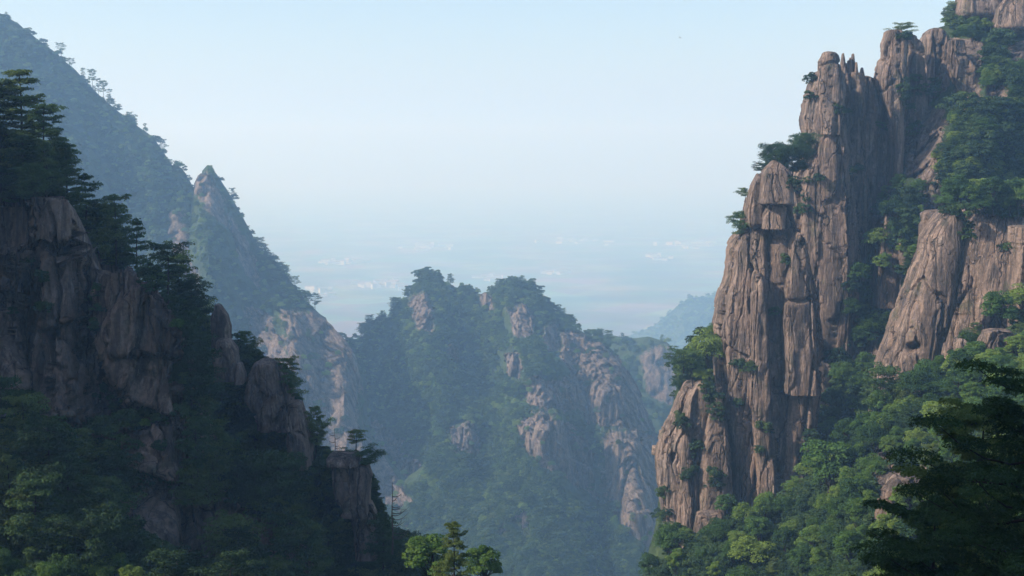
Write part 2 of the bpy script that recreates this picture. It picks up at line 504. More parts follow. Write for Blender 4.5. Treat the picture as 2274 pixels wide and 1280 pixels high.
def make_valley_plain():
    m, nt, b = new_mat('farmland')
    pos = stretched_pos(nt, (1, 1, 0))
    c = ramp(nt, noise_node(nt, pos, 0.0022, 6, 0.6), [(0.38, (0.05, 0.075, 0.04)), (0.5, (0.10, 0.12, 0.06)), (0.6, (0.20, 0.19, 0.13)), (0.7, (0.07, 0.10, 0.06))])
    v = nd(nt, 'ShaderNodeTexVoronoi'); v.inputs['Scale'].default_value = 0.006; nt.links.new(pos, v.inputs['Vector'])
    c = mix(nt, 0.35, c, v.outputs['Color'], 'OVERLAY')
    nt.links.new(c, b.inputs['Base Color']); b.inputs['Roughness'].default_value = 1
    n = 40
    u = np.linspace(-1, 1, n) ; X, Y = np.meshgrid(u * EXT, (u + 1) / 2 * (EXT + 1200) - 1200)
    P = np.stack([X, Y, np.full_like(X, PLAIN_Z)], -1)
    P[..., 2] += 2.0 * vnoise(P / 2500.0, 3)
    link('ground', mk_mesh('ground', P.reshape(-1, 3), grid_faces(n, n), m), kind='structure')
make_valley_plain()

# unseen ground under the viewer; rise behind and left shoulder added to block light
def make_viewpoint():
    n = 70
    X, Y = np.meshgrid(np.linspace(-420, 420, n), np.linspace(-330, 190, n))
    Z = np.where(Y > 0, -2.5 - 0.41 * Y, -2.5 + 0.95 * np.maximum(0, -Y - 6) ** 0.97)  # the rise behind is added to cut sky light on facing slopes
    side = np.clip((78 - Y) / 36, 0, 1); side = side * side * (3 - 2 * side)  # unseen shoulder on the left, added to keep sun off the near pines
    Z = np.minimum(Z, 25) + side * np.clip(1.75 * (-X - 60), 0, 150)
    Z = Z + 3.0 * fbm(np.stack([X, Y, X * 0], -1) / 30.0, 3, 4) * np.clip(np.hypot(X, Y) / 40, 0, 1)
    P = np.stack([X, Y, Z], -1)
    me = mk_mesh('viewpoint_shade_hill', P.reshape(-1, 3), grid_faces(n, n), M_SLOPE)
    link('viewpoint_shade_hill', me, kind='structure')
make_viewpoint()

FAR = 1.4
# ------------------------------------------------------------------ the mountains
# far blue hill between the middle mountain and the right cliff
mountain('far_hill', [(1250, 765, 3982), (1400, 745, 3767), (1450, 725, 3659), (1480, 700, 3605), (1510, 676, 3552), (1530, 664, 3552), (1550, 660, 3552), (1572, 658, 3552), (1600, 650, 3552), (1640, 640, 3552), (1700, 660, 3552), (1900, 700, 3659)],
         [(1250, 860, 3444), (1500, 900, 3120), (1600, 900, 3013), (1900, 900, 3120)], 110, 40, 1.0, amp=(14, 180), rough=(8, 50), mat=M_SLOPE_FAR, seed=5, back=(600, 250), cliff=0)

# big ridge falling from the upper left
LR_CREST = [(-900, -150, 960), (-600, -130, 940), (-400, -110, 930), (-200, -70, 915), (0, 30, 900), (40, 52, 895), (80, 84, 890), (130, 122, 885), (170, 158, 880), (220, 212, 875), (260, 246, 870), (300, 276, 865), (340, 305, 855), (362, 338, 852), (382, 368, 848), (400, 372, 845), (412, 386, 842), (424, 416, 838), (434, 412, 836), (444, 384, 834), (460, 366, 832), (468, 368, 832), (482, 388, 830), (505, 420, 825), (530, 466, 818), (550, 505, 812), (575, 548, 805), (600, 568, 798), (630, 598, 790), (650, 630, 782), (680, 668, 775), (715, 700, 768), (735, 722, 760), (760, 748, 750), (782, 775, 742), (798, 815, 735), (806, 880, 725), (815, 950, 715), (850, 1000, 700), (900, 1060, 680), (960, 1130, 655), (1050, 1210, 625), (1150, 1290, 600)]
LR_ROCK = [[(428, 400), (455, 380), (480, 400), (500, 470), (510, 520), (480, 500), (450, 450)],
           [(380, 480), (405, 470), (420, 560), (440, 620), (420, 640), (395, 570)],
           [(620, 690), (680, 690), (735, 715), (785, 770), (800, 860), (800, 960), (720, 1000), (660, 960), (640, 850)],
           [(780, 960), (850, 1000), (900, 1080), (930, 1180), (880, 1150), (800, 1040)],
           [(500, 470), (560, 560), (580, 640), (540, 620)]]
LR_ROCK += [[(640, 690), (700, 690), (740, 720), (788, 775), (802, 830), (806, 960), (850, 1000), (800, 1010), (740, 1000), (680, 980), (650, 900)], [(540, 680), (600, 700), (640, 800), (600, 820), (560, 760)], [(860, 1060), (930, 1100), (1000, 1190), (940, 1190), (880, 1120)]]
LR_BUMPS = [(460, 480, 50, 160, -30), (560, 640, 50, 200, 14), (650, 800, 70, 160, -16), (250, 500, 90, 300, 18), (120, 400, 70, 250, -15), (760, 850, 35, 160, -14)]
mountain('left_ridge', LR_CREST, [(-900, 1500, 560), (0, 1450, 560), (800, 1430, 545), (1150, 1440, 545)], 480, 220, 0.9, LR_BUMPS, LR_ROCK, amp=(9, 80), rough=(2.0, 14), cliff=2.6, cell=10, rock_relief=5, mat=M_SLOPE, seed=21, far=FAR, back=(240, 190), key='left_ridge')

# rear shoulder, right of the middle mountain
MS_ROCK = [[(1420, 790), (1470, 770), (1500, 800), (1500, 900), (1440, 880)], [(1480, 760), (1520, 800), (1530, 900), (1500, 860)]]
mountain('rear_shoulder', [(1180, 850, 1060), (1260, 790, 1040), (1310, 755, 1020), (1350, 744, 1010), (1400, 752, 1000), (1440, 748, 990), (1480, 760, 985), (1510, 790, 980), (1540, 850, 975), (1600, 960, 960), (1700, 1080, 950)],
         [(1180, 1350, 860), (1700, 1350, 820)], 150, 90, 0.9, rock=MS_ROCK, rock_relief=4, cliff=2.4, amp=(6, 60), rough=(2, 14), mat=M_SLOPE, seed=33, far=FAR, key='rear_shoulder')

# middle mountain with its two peaks
MM_CREST = [(640, 890, 840), (700, 800, 850), (740, 755, 855), (800, 752, 858), (830, 728, 860), (870, 700, 862), (900, 668, 864), (920, 632, 866), (945, 606, 866), (960, 612, 864), (985, 624, 860), (1010, 634, 856), (1040, 645, 850), (1065, 652, 846), (1090, 645, 840), (1120, 632, 836), (1150, 626, 834), (1180, 640, 830), (1210, 668, 826), (1240, 700, 820), (1270, 722, 815), (1300, 742, 808), (1330, 752, 800), (1370, 786, 790), (1410, 850, 775), (1440, 915, 765), (1463, 985, 755), (1482, 1080, 745), (1500, 1200, 735), (1540, 1330, 730)]
MM_ROCK = [[(1121, 681), (1160, 673), (1188, 701), (1188, 749), (1160, 746), (1126, 729)], [(1205, 723), (1236, 712), (1242, 774), (1214, 777)], [(1245, 740), (1301, 740), (1304, 774), (1250, 777)], [(1104, 785), (1138, 777), (1160, 802), (1160, 853), (1126, 836)], [(1166, 853), (1194, 830), (1245, 853), (1278, 836), (1290, 875), (1278, 920), (1194, 920), (1171, 898)], [(1329, 802), (1363, 796), (1396, 824), (1419, 864), (1436, 909), (1433, 948), (1368, 948), (1332, 920)], [(1287, 785), (1326, 785), (1326, 920), (1306, 920), (1290, 853)], [(1155, 948), (1211, 926), (1250, 948), (1250, 988), (1233, 1027), (1194, 1010), (1166, 988)], [(1239, 1010), (1295, 1027), (1340, 1055), (1340, 1123), (1295, 1111), (1250, 1055)], [(1351, 988), (1396, 976), (1464, 993), (1467, 1140), (1419, 1128), (1380, 1100), (1357, 1044)], [(1391, 1140), (1447, 1134), (1453, 1246), (1413, 1224)], [(907, 661), (946, 650), (966, 689), (958, 746), (924, 729)], [(1062, 644), (1090, 650), (1095, 695), (1070, 684)], [(997, 757), (1019, 763), (1022, 796), (1003, 796)], [(991, 943), (1042, 937), (1070, 976), (1064, 1010), (1003, 1005)], [(800, 926), (834, 931), (896, 976), (896, 1010), (834, 999)], [(839, 1021), (929, 1016), (938, 1066), (868, 1066)], [(856, 1055), (896, 1050), (918, 1111), (913, 1168), (873, 1134)], [(986, 599), (1014, 611), (1014, 639), (991, 633)], [(1138, 1145), (1171, 1140), (1177, 1196), (1143, 1190)], [(1104, 1168), (1126, 1179), (1126, 1213), (1107, 1207)]]
MM_ROCK += [[(1250, 745), (1330, 760), (1400, 810), (1440, 880), (1455, 960), (1400, 965), (1300, 945), (1265, 880), (1240, 820)], [(1340, 965), (1480, 965), (1490, 1200), (1420, 1240), (1370, 1150)], [(1160, 930), (1270, 940), (1340, 1040), (1350, 1120), (1270, 1110), (1180, 1020)]]
MM_BUMPS = [(1305, 850, 12, 90, 10), (1000, 1000, 90, 110, -12), (880, 980, 40, 160, 14), (1090, 900, 26, 160, 16), (1265, 960, 20, 120, 12), (930, 720, 35, 120, -10), (1020, 700, 30, 110, 10), (1150, 760, 60, 120, -22), (1230, 900, 60, 150, -26), (1360, 860, 65, 130, -30), (1315, 1040, 40, 130, 26), (1420, 1080, 50, 160, -24), (1050, 780, 40, 150, 16), (960, 760, 50, 140, -14), (1340, 1200, 40, 120, 26), (1200, 1000, 60, 90, -14), (1280, 770, 25, 90, 14)]
mountain('middle_mountain', MM_CREST, [(640, 1420, 600), (900, 1420, 575), (1200, 1420, 560), (1400, 1420, 585), (1540, 1420, 620)], 480, 300, 0.85, MM_BUMPS, MM_ROCK, amp=(9, 60), rough=(2.0, 12), cliff=2.4, cell=7, rock_relief=9, mat=M_SLOPE, seed=45, far=FAR, back=(220, 190), key='middle_mountain')

# the massif behind the right-hand pillars
RM_CREST = [(1385, 1420, 380), (1410, 1330, 382), (1440, 1230, 384), (1468, 1120, 385), (1490, 960, 385), (1505, 850, 388), (1530, 810, 392), (1560, 780, 398), (1590, 745, 404), (1640, 640, 412), (1690, 460, 420), (1750, 375, 428), (1800, 340, 432), (1830, 260, 436), (1870, 200, 440), (1930, 190, 444), (1975, 150, 448), (2010, 100, 450), (2040, 95, 452), (2070, 65, 455), (2100, 55, 458), (2140, 22, 462), (2200, -20, 470), (2280, -60, 480), (2420, -130, 490), (2700, -180, 500)]
RM_ROCK = [[(1700, 350), (1800, 300), (1900, 180), (1960, 180), (2000, 300), (1960, 420), (1900, 560), (1870, 760), (1840, 900), (1700, 900)],
           [(1990, 240), (2100, 240), (2090, 320), (2060, 400), (2010, 400)], [(2110, 80), (2180, 90), (2180, 240), (2130, 240)],
           [(2040, 120), (2090, 110), (2110, 200), (2060, 240)], [(2190, 200), (2230, 190), (2230, 240), (2200, 240)], [(2230, 100), (2290, 90), (2290, 150), (2240, 140)],
           [(2050, 330), (2085, 370), (2100, 480), (2060, 520), (2040, 460)], [(1940, 480), (2000, 450), (2010, 560), (1960, 640), (1940, 620)], [(1880, 720), (1940, 700), (1950, 820), (1890, 850)], [(1960, 580), (2010, 560), (1990, 680), (1960, 700)]]
RM_BUMPS = [(2180, 350, 130, 160, -34), (2230, 200, 100, 120, -16), (2020, 480, 70, 120, -14), (1960, 320, 50, 180, 8), (1890, 600, 60, 240, 16)]
mountain('right_mountain', RM_CREST, [(1385, 1480, 345), (1470, 1420, 338), (1700, 1350, 342), (1900, 1300, 345), (2274, 1200, 350), (2700, 1200, 350)], 360, 300, 0.62, RM_BUMPS, RM_ROCK, amp=(3.5, 34), rough=(1.3, 8), cliff=1.8, mat=M_SLOPE, seed=57, back=(120, 160), key='right_mountain')

right_cliff = bpy.data.objects.new('right_cliff', None); C.objects.link(right_cliff); right_cliff['kind'] = 'structure'
def rc(*a, **k): return column(right_cliff, 'rock_pillar', *a, group='right_mountain', **k)
# front buttress and the blocks on it
rc([(1690, 372), (1670, 412), (1657, 470), (1640, 520), (1622, 555), (1618, 610), (1605, 660), (1592, 720), (1589, 770), (1597, 840), (1599, 900), (1608, 980), (1616, 1060), (1622, 1180)],
   [(1740, 372), (1758, 470), (1770, 520), (1790, 580), (1806, 660), (1813, 760), (1812, 850), (1802, 940), (1788, 1040), (1778, 1180)], 352, 26, 1185, top=60, nz=330, na=280, seed=1, cs=5.5, flute=0.95, crack=1.1,
   cracks=[([(1660, 505), (1700, 495), (1745, 462)], .5, 1.6), ([(1740, 650), (1738, 760), (1735, 850)], .45, 1.4), ([(1600, 760), (1650, 780)], .3, .8), ([(1735, 840), (1800, 812), (1815, 812)], .45, 1.5), ([(1765, 670), (1812, 660)], .35, 1.2), ([(1700, 520), (1692, 580), (1700, 610), (1740, 650)], .35, 1.0)])
rc([(1764, 516), (1752, 545), (1750, 590), (1741, 640), (1733, 690), (1736, 770), (1738, 850)], [(1776, 514), (1788, 532), (1799, 580), (1806, 640), (1811, 690), (1813, 780), (1812, 850)], 341, 12, 870, top=30, seed=2, cs=5, flute=.5, cracks=[([(1733, 668), (1780, 664), (1812, 655)], .4, 1.3)])
rc([(1704, 362), (1692, 390), (1687, 440), (1684, 452)], [(1732, 356), (1751, 380), (1757, 420), (1758, 452)], 344, 13, 456, top=34, roundb=4, nz=60, seed=3, flute=.25, crack=.25, cs=7)
rc([(1676, 392), (1662, 430), (1656, 468), (1657, 500)], [(1690, 385), (1697, 430), (1692, 500)], 347, 11, 508, top=26, roundb=14, nz=60, seed=4, flute=.4, crack=.5)
rc([(1702, 456), (1690, 478), (1688, 498)], [(1732, 447), (1746, 462), (1742, 490)], 342.5, 9, 508, top=8, nz=50, seed=5, flute=.3, crack=.5, cs=5)
rc([(1706, 764), (1698, 800), (1697, 838)], [(1714, 756), (1724, 800), (1729, 826)], 343, 7, 846, top=12, roundb=8, nz=50, na=70, seed=6, flute=.2, crack=.3, cs=6)
rc([(1700, 850), (1692, 880), (1690, 930)], [(1722, 848), (1733, 880), (1733, 910)], 343.5, 8, 935, top=14, roundb=16, nz=50, na=70, seed=7, flute=.3, crack=.5)
rc([(1668, 640), (1664, 760), (1662, 900), (1672, 1020), (1680, 1120)], [(1690, 600), (1706, 740), (1712, 880), (1712, 1000), (1722, 1120)], 343, 14, 1140, top=70, nz=150, seed=9, cs=4, flute=.9)
rc([(1742, 840), (1738, 930), (1728, 1020), (1720, 1100)], [(1800, 815), (1812, 860), (1800, 940), (1786, 1040), (1776, 1100)], 345, 16, 1120, top=14, nz=110, seed=10, cs=4.5, crack=1.0)
# low spur at its left
rc([(1528, 846), (1508, 880), (1486, 930), (1468, 965), (1461, 1005), (1464, 1030), (1467, 1080), (1478, 1160), (1490, 1230)], [(1550, 850), (1562, 900), (1560, 1000), (1562, 1100), (1566, 1230)], 351, 20, 1235, top=20, nz=140, seed=11, cs=4, cracks=[([(1486, 1000), (1500, 1040)], .6, 1.6)])
rc([(1546, 852), (1528, 878), (1514, 925), (1498, 980), (1490, 1030), (1502, 1100), (1508, 1210)], [(1566, 844), (1581, 864), (1584, 900), (1568, 965), (1558, 1020), (1552, 1100), (1546, 1210)], 345, 14, 1215, top=30, nz=130, seed=12, cs=5, flute=.5, crack=.6, cracks=[([(1492, 1000), (1498, 1050), (1503, 1110)], .5, 1.5)])
rc([(1588, 872), (1574, 905), (1560, 965), (1552, 1040), (1548, 1160)], [(1600, 868), (1606, 930), (1613, 1000), (1617, 1080), (1620, 1160)], 344, 14, 1180, top=24, nz=120, seed=13, cs=4.5, flute=.6)
# tall wall behind
rc([(1830, 150), (1812, 170), (1801, 186), (1790, 232), (1787, 262), (1793, 300), (1785, 342), (1768, 390), (1760, 520), (1760, 1000)], [(1850, 150), (1862, 170), (1866, 240), (1872, 320), (1888, 430), (1898, 540), (1890, 660), (1866, 780), (1840, 1000)], 398, 30, 1010, top=20, nz=260, na=200, seed=14, cs=6, flute=1.0, crack=1.2)
rc([(1826, 122), (1818, 136), (1817, 160), (1812, 200), (1815, 250)], [(1850, 114), (1858, 124), (1862, 150), (1864, 190), (1866, 250)], 392, 12, 300, top=12, nz=80, seed=15, cs=4, flute=.35, crack=.7, cracks=[([(1815, 148), (1840, 140), (1862, 142)], .35, 1.0)])
rc([(1858, 168), (1852, 300), (1858, 420), (1872, 600), (1860, 800)], [(1902, 160), (1914, 200), (1918, 320), (1914, 480), (1910, 640), (1890, 800)], 408, 24, 820, top=12, poly=False, nz=190, seed=16, cs=3.6, flute=1.2)
rc([(1905, 168), (1902, 260), (1906, 420), (1900, 620), (1880, 760)], [(1922, 172), (1944, 184), (1960, 300), (1958, 420), (1946, 600), (1930, 760)], 414, 22, 780, top=10, poly=False, nz=170, seed=17, cs=3.6, flute=1.2)
for k, (x, y0, w) in enumerate([(1872, 118, 5), (1884, 134, 4), (1894, 119, 4), (1901, 138, 4), (1878, 140, 6), (1914, 150, 7), (1932, 172, 6), (1888, 128, 3)]):
    rc([(x - 1.5, y0), (x - w, y0 + 22), (x - w - 3, y0 + 70)], [(x + 1.5, y0), (x + w, y0 + 24), (x + w + 3, y0 + 70)], 404 + k % 3, 3.5, y0 + 80, top=4, nz=40, na=36, seed=30 + k, flute=.4, crack=.6, cs=2, poly=False)
# second tall pillar and the wall right of it
rc([(1969, 72), (1963, 95), (1962, 125), (1951, 150), (1946, 178), (1952, 220), (1966, 262), (1975, 330), (1973, 400), (1966, 470)], [(1988, 66), (2001, 76), (2008, 110), (2003, 170), (2000, 260), (1996, 340), (1990, 400), (1984, 470)], 406, 18, 480, top=10, nz=150, seed=18, cs=4.5, flute=.5, crack=.8, cracks=[([(1950, 205), (1975, 180)], .3, 1.0)])
rc([(2004, 78), (2000, 200), (1996, 320), (1990, 420)], [(2028, 84), (2041, 110), (2046, 220), (2040, 330), (2030, 420)], 418, 18, 440, top=10, nz=110, seed=19, cs=4, flute=.8)
rc([(2062, 66), (2048, 90), (2046, 180), (2050, 300)], [(2086, 62), (2098, 90), (2112, 180), (2120, 300)], 428, 20, 330, top=20, nz=90, seed=20, cs=5)
rc([(2106, 92), (2108, 150), (2120, 190), (2134, 236)], [(2138, 88), (2146, 130), (2170, 165), (2168, 200), (2158, 236)], 412, 10, 242, top=8, nz=80, seed=21, cs=2.6, flute=1.0, crack=.4)
rc([(2036, 240), (2020, 300), (2010, 380)], [(2080, 240), (2092, 300), (2076, 380)], 414, 14, 400, top=20, nz=70, seed=22, cs=4)
# broad leaning buttress lower right
rc([(2100, 462), (2068, 500), (2050, 528), (2036, 580), (2016, 640), (1999, 690), (1979, 745), (1961, 800), (1951, 860), (1946, 940)], [(2124, 460), (2136, 520), (2122, 600), (2104, 680), (2076, 770), (2050, 850), (2020, 940)], 322, 26, 950, top=36, nz=220, na=180, seed=24, cs=8, flute=.45, crack=.3, sq=.6, cracks=[([(1993, 763), (2008, 757)], .8, 4.5), ([(2060, 640), (2046, 740), (2020, 860)], .2, .5)])
rc([(2120, 440), (2090, 560), (2050, 720), (2010, 860), (1990, 940)], [(2420, 440), (2420, 700), (2420, 940)], 356, 60, 950, top=90, nz=260, na=300, seed=23, cs=8, flute=.6, crack=.3, sq=.6,
   cracks=[([(2120, 520), (2104, 640), (2080, 740), (2040, 850)], 2.2, 1.8), ([(2226, 480), (2222, 600), (2190, 700)], .6, 1.2), ([(2040, 700), (2030, 800), (2015, 870)], .25, .6), ([(2246, 515), (2242, 620), (2250, 720)], 1.2, 4.0)])
rc([(2252, 508), (2244, 560), (2240, 640), (2250, 715)], [(2360, 500), (2370, 600), (2366, 715)], 312, 14, 730, top=8, nz=90, seed=26, cs=6, flute=.4, crack=.6)
rc([(2050, 505), (2055, 560)], [(2110, 465), (2120, 560)], 350, 20, 640, top=20, poly=False, nz=60, seed=27)
# summit rocks, gully slabs
rc([(2140, -40), (2128, 0), (2124, 24)], [(2205, -60), (2220, 0), (2222, 40)], 452, 16, 50, top=30, roundb=20, nz=60, seed=28, cs=7, flute=.3, crack=.6)
rc([(2230, -10), (2208, 20), (2200, 60)], [(2330, -40), (2350, 60)], 446, 20, 82, top=20, roundb=20, nz=70, seed=29, cs=7, flute=.4, crack=.8)
rc([(2062, 360), (2050, 420), (2056, 500)], [(2078, 350), (2096, 430), (2106, 500)], 392, 14, 520, top=20, poly=False, nz=60, seed=41, cs=4)
rc([(1960, 480), (1945, 560), (1940, 650)], [(1995, 470), (2005, 540), (1985, 650)], 392, 12, 680, top=26, poly=False, nz=80, seed=42, cs=4)

# wooded slope at the foot of the right cliff
RS_CREST = [(1280, 1480, 330), (1360, 1400, 328), (1420, 1320, 325), (1470, 1260, 322), (1520, 1215, 320), (1600, 1170, 320), (1680, 1145, 318), (1760, 1115, 316), (1800, 1080, 312), (1850, 1040, 308), (1900, 980, 304), (1950, 920, 302), (2010, 890, 300), (2080, 850, 300), (2140, 800, 302), (2200, 750, 304), (2260, 715, 304), (2400, 690, 300), (2700, 680, 290)]
RS_ROCK = [[(1940, 960), (1980, 960), (1980, 1080), (1940, 1080)], [(2060, 880), (2090, 890), (2090, 970), (2060, 970)], [(1950, 1050), (2060, 1040), (2060, 1120), (1940, 1130)]]
mountain('right_slope', RS_CREST, [(1280, 1640, 250), (1600, 1640, 190), (2000, 1620, 130), (2274, 1600, 105), (2700, 1600, 90)], 220, 150, 1.0, [(2030, 1000, 80, 100, 8)], RS_ROCK, amp=(2.5, 30), rough=(0.9, 7), cliff=1.2, mat=M_SLOPE, seed=69, back=(30, 80), key='right_slope')
def rs(L, Rr, D, *a, **k): return column(right_cliff, 'rock_outcrop', L, Rr, D + 2.5, *a, group='right_slope', poly=False, **{**k, 'crack': 1.0, 'flute': 0.8, 'cs': 3.0})
rs([(2188, 740), (2182, 765), (2184, 800)], [(2240, 730), (2254, 745), (2256, 800)], 284, 9, 830, top=14, nz=60, seed=50, cs=5, flute=.3, crack=.6)
rs([(2128, 754), (2122, 775)], [(2144, 752), (2154, 780)], 290, 6, 800, top=12, nz=40, na=60, seed=51, cs=4, flute=.3, crack=.5)
rs([(1985, 1050), (1962, 1085), (1955, 1130)], [(2030, 1050), (2050, 1080), (2052, 1130)], 232, 8, 1150, top=18, nz=60, seed=54, cs=5, flute=.3, crack=.6)
rs([(1545, 1150), (1538, 1200)], [(1600, 1135), (1615, 1200)], 318, 9, 1230, top=16, nz=50, na=70, seed=56, cs=3)

# dark hill on the left
LH_CREST = [(-3400, -2000, 140), (-2400, -1650, 150), (-1700, -1180, 162), (-1250, -760, 176), (-900, -360, 194), (-700, -150, 212), (-500, 60, 230), (-250, 160, 225), (-100, 250, 220), (0, 315, 217), (50, 330, 217), (100, 365, 218), (140, 430, 218), (180, 490, 219), (220, 540, 221), (270, 590, 223), (320, 632, 226), (370, 662, 229), (420, 705, 233), (460, 755, 236), (500, 790, 238), (560, 815, 239), (610, 840, 238), (645, 880, 237), (670, 945, 236), (690, 1000, 235), (720, 1035, 232), (760, 1055, 229), (815, 1075, 225), (835, 1150, 220), (860, 1220, 214), (900, 1290, 208), (950, 1360, 202), (1050, 1480, 196)]  # unseen far-left crest added, raised and brought forward to shade this hill
LH_ROCK = [[(-300, 440), (165, 450), (215, 570), (300, 620), (390, 690), (396, 930), (440, 1000), (430, 1070), (520, 1110), (560, 1330), (260, 1330), (220, 1080), (200, 980), (-300, 900)], [(570, 1110), (640, 1130), (690, 1250), (690, 1330), (560, 1330)], [(560, 790), (650, 830), (690, 920), (690, 1030), (640, 1010), (560, 920)], [(730, 1000), (830, 1040), (840, 1200), (770, 1180), (735, 1080)]]
mountain('left_hill', LH_CREST, [(-3400, 1560, 60), (-2400, 1560, 80), (-800, 1560, 110), (-400, 1560, 115), (0, 1560, 122), (300, 1560, 140), (700, 1560, 168), (1050, 1560, 186)], 420, 170, 3.0, [(450, 900, 70, 150, 5)], LH_ROCK, amp=(2.5, 25), rough=(0.8, 6), cliff=1, mat=M_SLOPE, seed=77, back=(40, 70), key='left_hill')
left_cliff = bpy.data.objects.new('left_cliff', None); C.objects.link(left_cliff); left_cliff['kind'] = 'structure'
def lc(*a, **k): return column(left_cliff, 'rock_face', *a, group='left_hill', sq=0.42, **k)
LW_CREST = [(-420, 420, 222), (-120, 450, 214), (0, 462, 208), (60, 458, 206), (76, 446, 205), (110, 437, 204), (150, 444, 204), (164, 478, 205), (172, 530, 206), (190, 552, 206), (212, 600, 206), (222, 622, 205), (250, 608, 203), (285, 603, 202), (330, 634, 201), (374, 680, 200), (390, 720, 200), (397, 800, 200), (399, 900, 200), (404, 940, 200), (436, 982, 198), (444, 1050, 198), (500, 1090, 196), (545, 1140, 195), (572, 1124, 193), (604, 1112, 192), (645, 1150, 190), (676, 1215, 189), (692, 1300, 188), (702, 1430, 187)]
LW_RELIEF = [([(72, 440), (160, 436), (168, 530), (74, 545)], 6, 2), ([(-420, 545), (-60, 540), (60, 555), (46, 640), (44, 760), (50, 900), (-420, 900)], 5, 3), ([(98, 560), (190, 552), (196, 712), (100, 725)], 4, 3),
             ([(112, 750), (132, 756), (188, 812), (192, 930), (110, 930)], 4.5, 2), ([(140, 715), (220, 730), (220, 900), (196, 930), (190, 805), (136, 752)], 3, 2),
             ([(222, 660), (246, 606), (290, 600), (335, 636), (376, 680), (393, 722), (399, 935), (292, 900), (262, 850), (234, 800), (220, 740)], 8, 3), ([(300, 640), (340, 650), (392, 725), (396, 800), (250, 790), (235, 730)], 1.2, 2),
             ([(225, 970), (330, 935), (402, 944), (437, 985), (442, 1060), (426, 1080), (340, 1060), (222, 1030)], 7, 3), ([(205, 1060), (420, 1078), (500, 1092), (562, 1125), (580, 1400), (240, 1400)], 3, 3), ([(-420, 900), (60, 915), (210, 920), (220, 1010), (190, 1400), (-420, 1400)], 4, 4)]
mountain('left_rock_wall', LW_CREST, [(-420, 1450, 150), (200, 1450, 154), (702, 1460, 158)], 520, 330, 2.5, (), [], amp=(0.6, 12), rough=(0.25, 5), cliff=0.85, back=(26, 22), mat=M_ROCK, seed=83, key='left_wall', rock_default=1.0, relief=LW_RELIEF, cell=6.5, flute=0.4)
ROCK_POLY['left_hill'] = [([(-120, 470), (75, 455), (110, 440), (160, 446), (215, 590), (290, 606), (375, 682), (396, 930), (310, 905), (230, 850), (200, 940), (60, 920), (40, 850), (-120, 820)], 203), ([(225, 975), (335, 940), (400, 946), (437, 990), (430, 1065), (330, 1050)], 199), ([(270, 1065), (430, 1080), (550, 1130), (565, 1230), (480, 1265), (340, 1215), (250, 1140)], 192), ([(585, 1130), (645, 1160), (685, 1270), (590, 1270)], 182)]
SURF['left_wall_and_hill'] = SURF['left_hill'] + SURF['left_wall']
lc([(478, 682), (471, 705), (473, 760)], [(487, 674), (504, 698), (512, 725), (511, 760)], 230, 4.5, 770, top=10, nz=60, na=60, seed=72, cs=4, flute=.3, crack=.4)
lc([(484, 756), (477, 790), (480, 830)], [(508, 750), (526, 775), (532, 830)], 228, 8, 840, top=14, nz=50, na=70, seed=73, cs=5, flute=.3, crack=.4)
lc([(528, 806), (524, 830)], [(536, 804), (545, 830)], 226, 5, 850, top=10, nz=30, na=50, seed=74, cs=5, flute=.3, crack=.4)
lc([(572, 796), (556, 840), (552, 880), (580, 930)], [(616, 796), (640, 830), (650, 870), (655, 940)], 229, 12, 945, top=20, nz=90, seed=75, cs=4, flute=.6)
lc([(640, 890), (636, 940), (650, 1010)], [(670, 900), (688, 960), (692, 1020)], 228, 10, 1030, top=14, nz=70, na=70, seed=76, cs=4)
lc([(730, 1008), (725, 1018), (728, 1030)], [(790, 1004), (799, 1014), (798, 1030)], 213, 8, 1033, top=8, roundb=6, nz=40, na=90, seed=77, cs=5, flute=.2, crack=.4)
lc([(734, 1031), (736, 1060), (744, 1100), (760, 1125)], [(800, 1030), (819, 1036), (824, 1060), (822, 1115)], 213, 10, 1135, top=7, nz=80, na=110, seed=78, cs=6, flute=.25, crack=.4, cracks=[([(790, 1035), (788, 1070), (784, 1110)], .2, .7), ([(735, 1062), (780, 1060)], .1, .3)])
lc([(770, 1115), (790, 1180)], [(822, 1112), (832, 1140), (842, 1200)], 214, 8, 1230, top=10, nz=60, na=80, seed=79, cs=3, flute=.5)

# ------------------------------------------------------------------ plants: meshes
def tube(pts, radii, sides=6):
    pts = np.asarray(pts, float); n = len(pts)
    t = np.gradient(pts, axis=0); t /= np.linalg.norm(t, axis=1, keepdims=True) + 1e-9
    ref = np.where(np.abs(t[:, 2:3]) > 0.9, np.array([[1.0, 0, 0]]), np.array([[0, 0, 1.0]]))
    a = np.cross(t, ref); a /= np.linalg.norm(a, axis=1, keepdims=True) + 1e-9
    b = np.cross(t, a)
    th = np.linspace(0, 2 * math.pi, sides, endpoint=False)
    V = pts[:, None] + (a[:, None] * np.cos(th)[None, :, None] + b[:, None] * np.sin(th)[None, :, None]) * np.asarray(radii)[:, None, None]
    return V.reshape(-1, 3), grid_faces(sides, n, True)

def join(parts):
    Vs, Fs, o = [], [], 0
    for V, F in parts: Vs.append(V); Fs.append(F + o); o += len(V)
    return np.concatenate(Vs), np.concatenate(Fs)

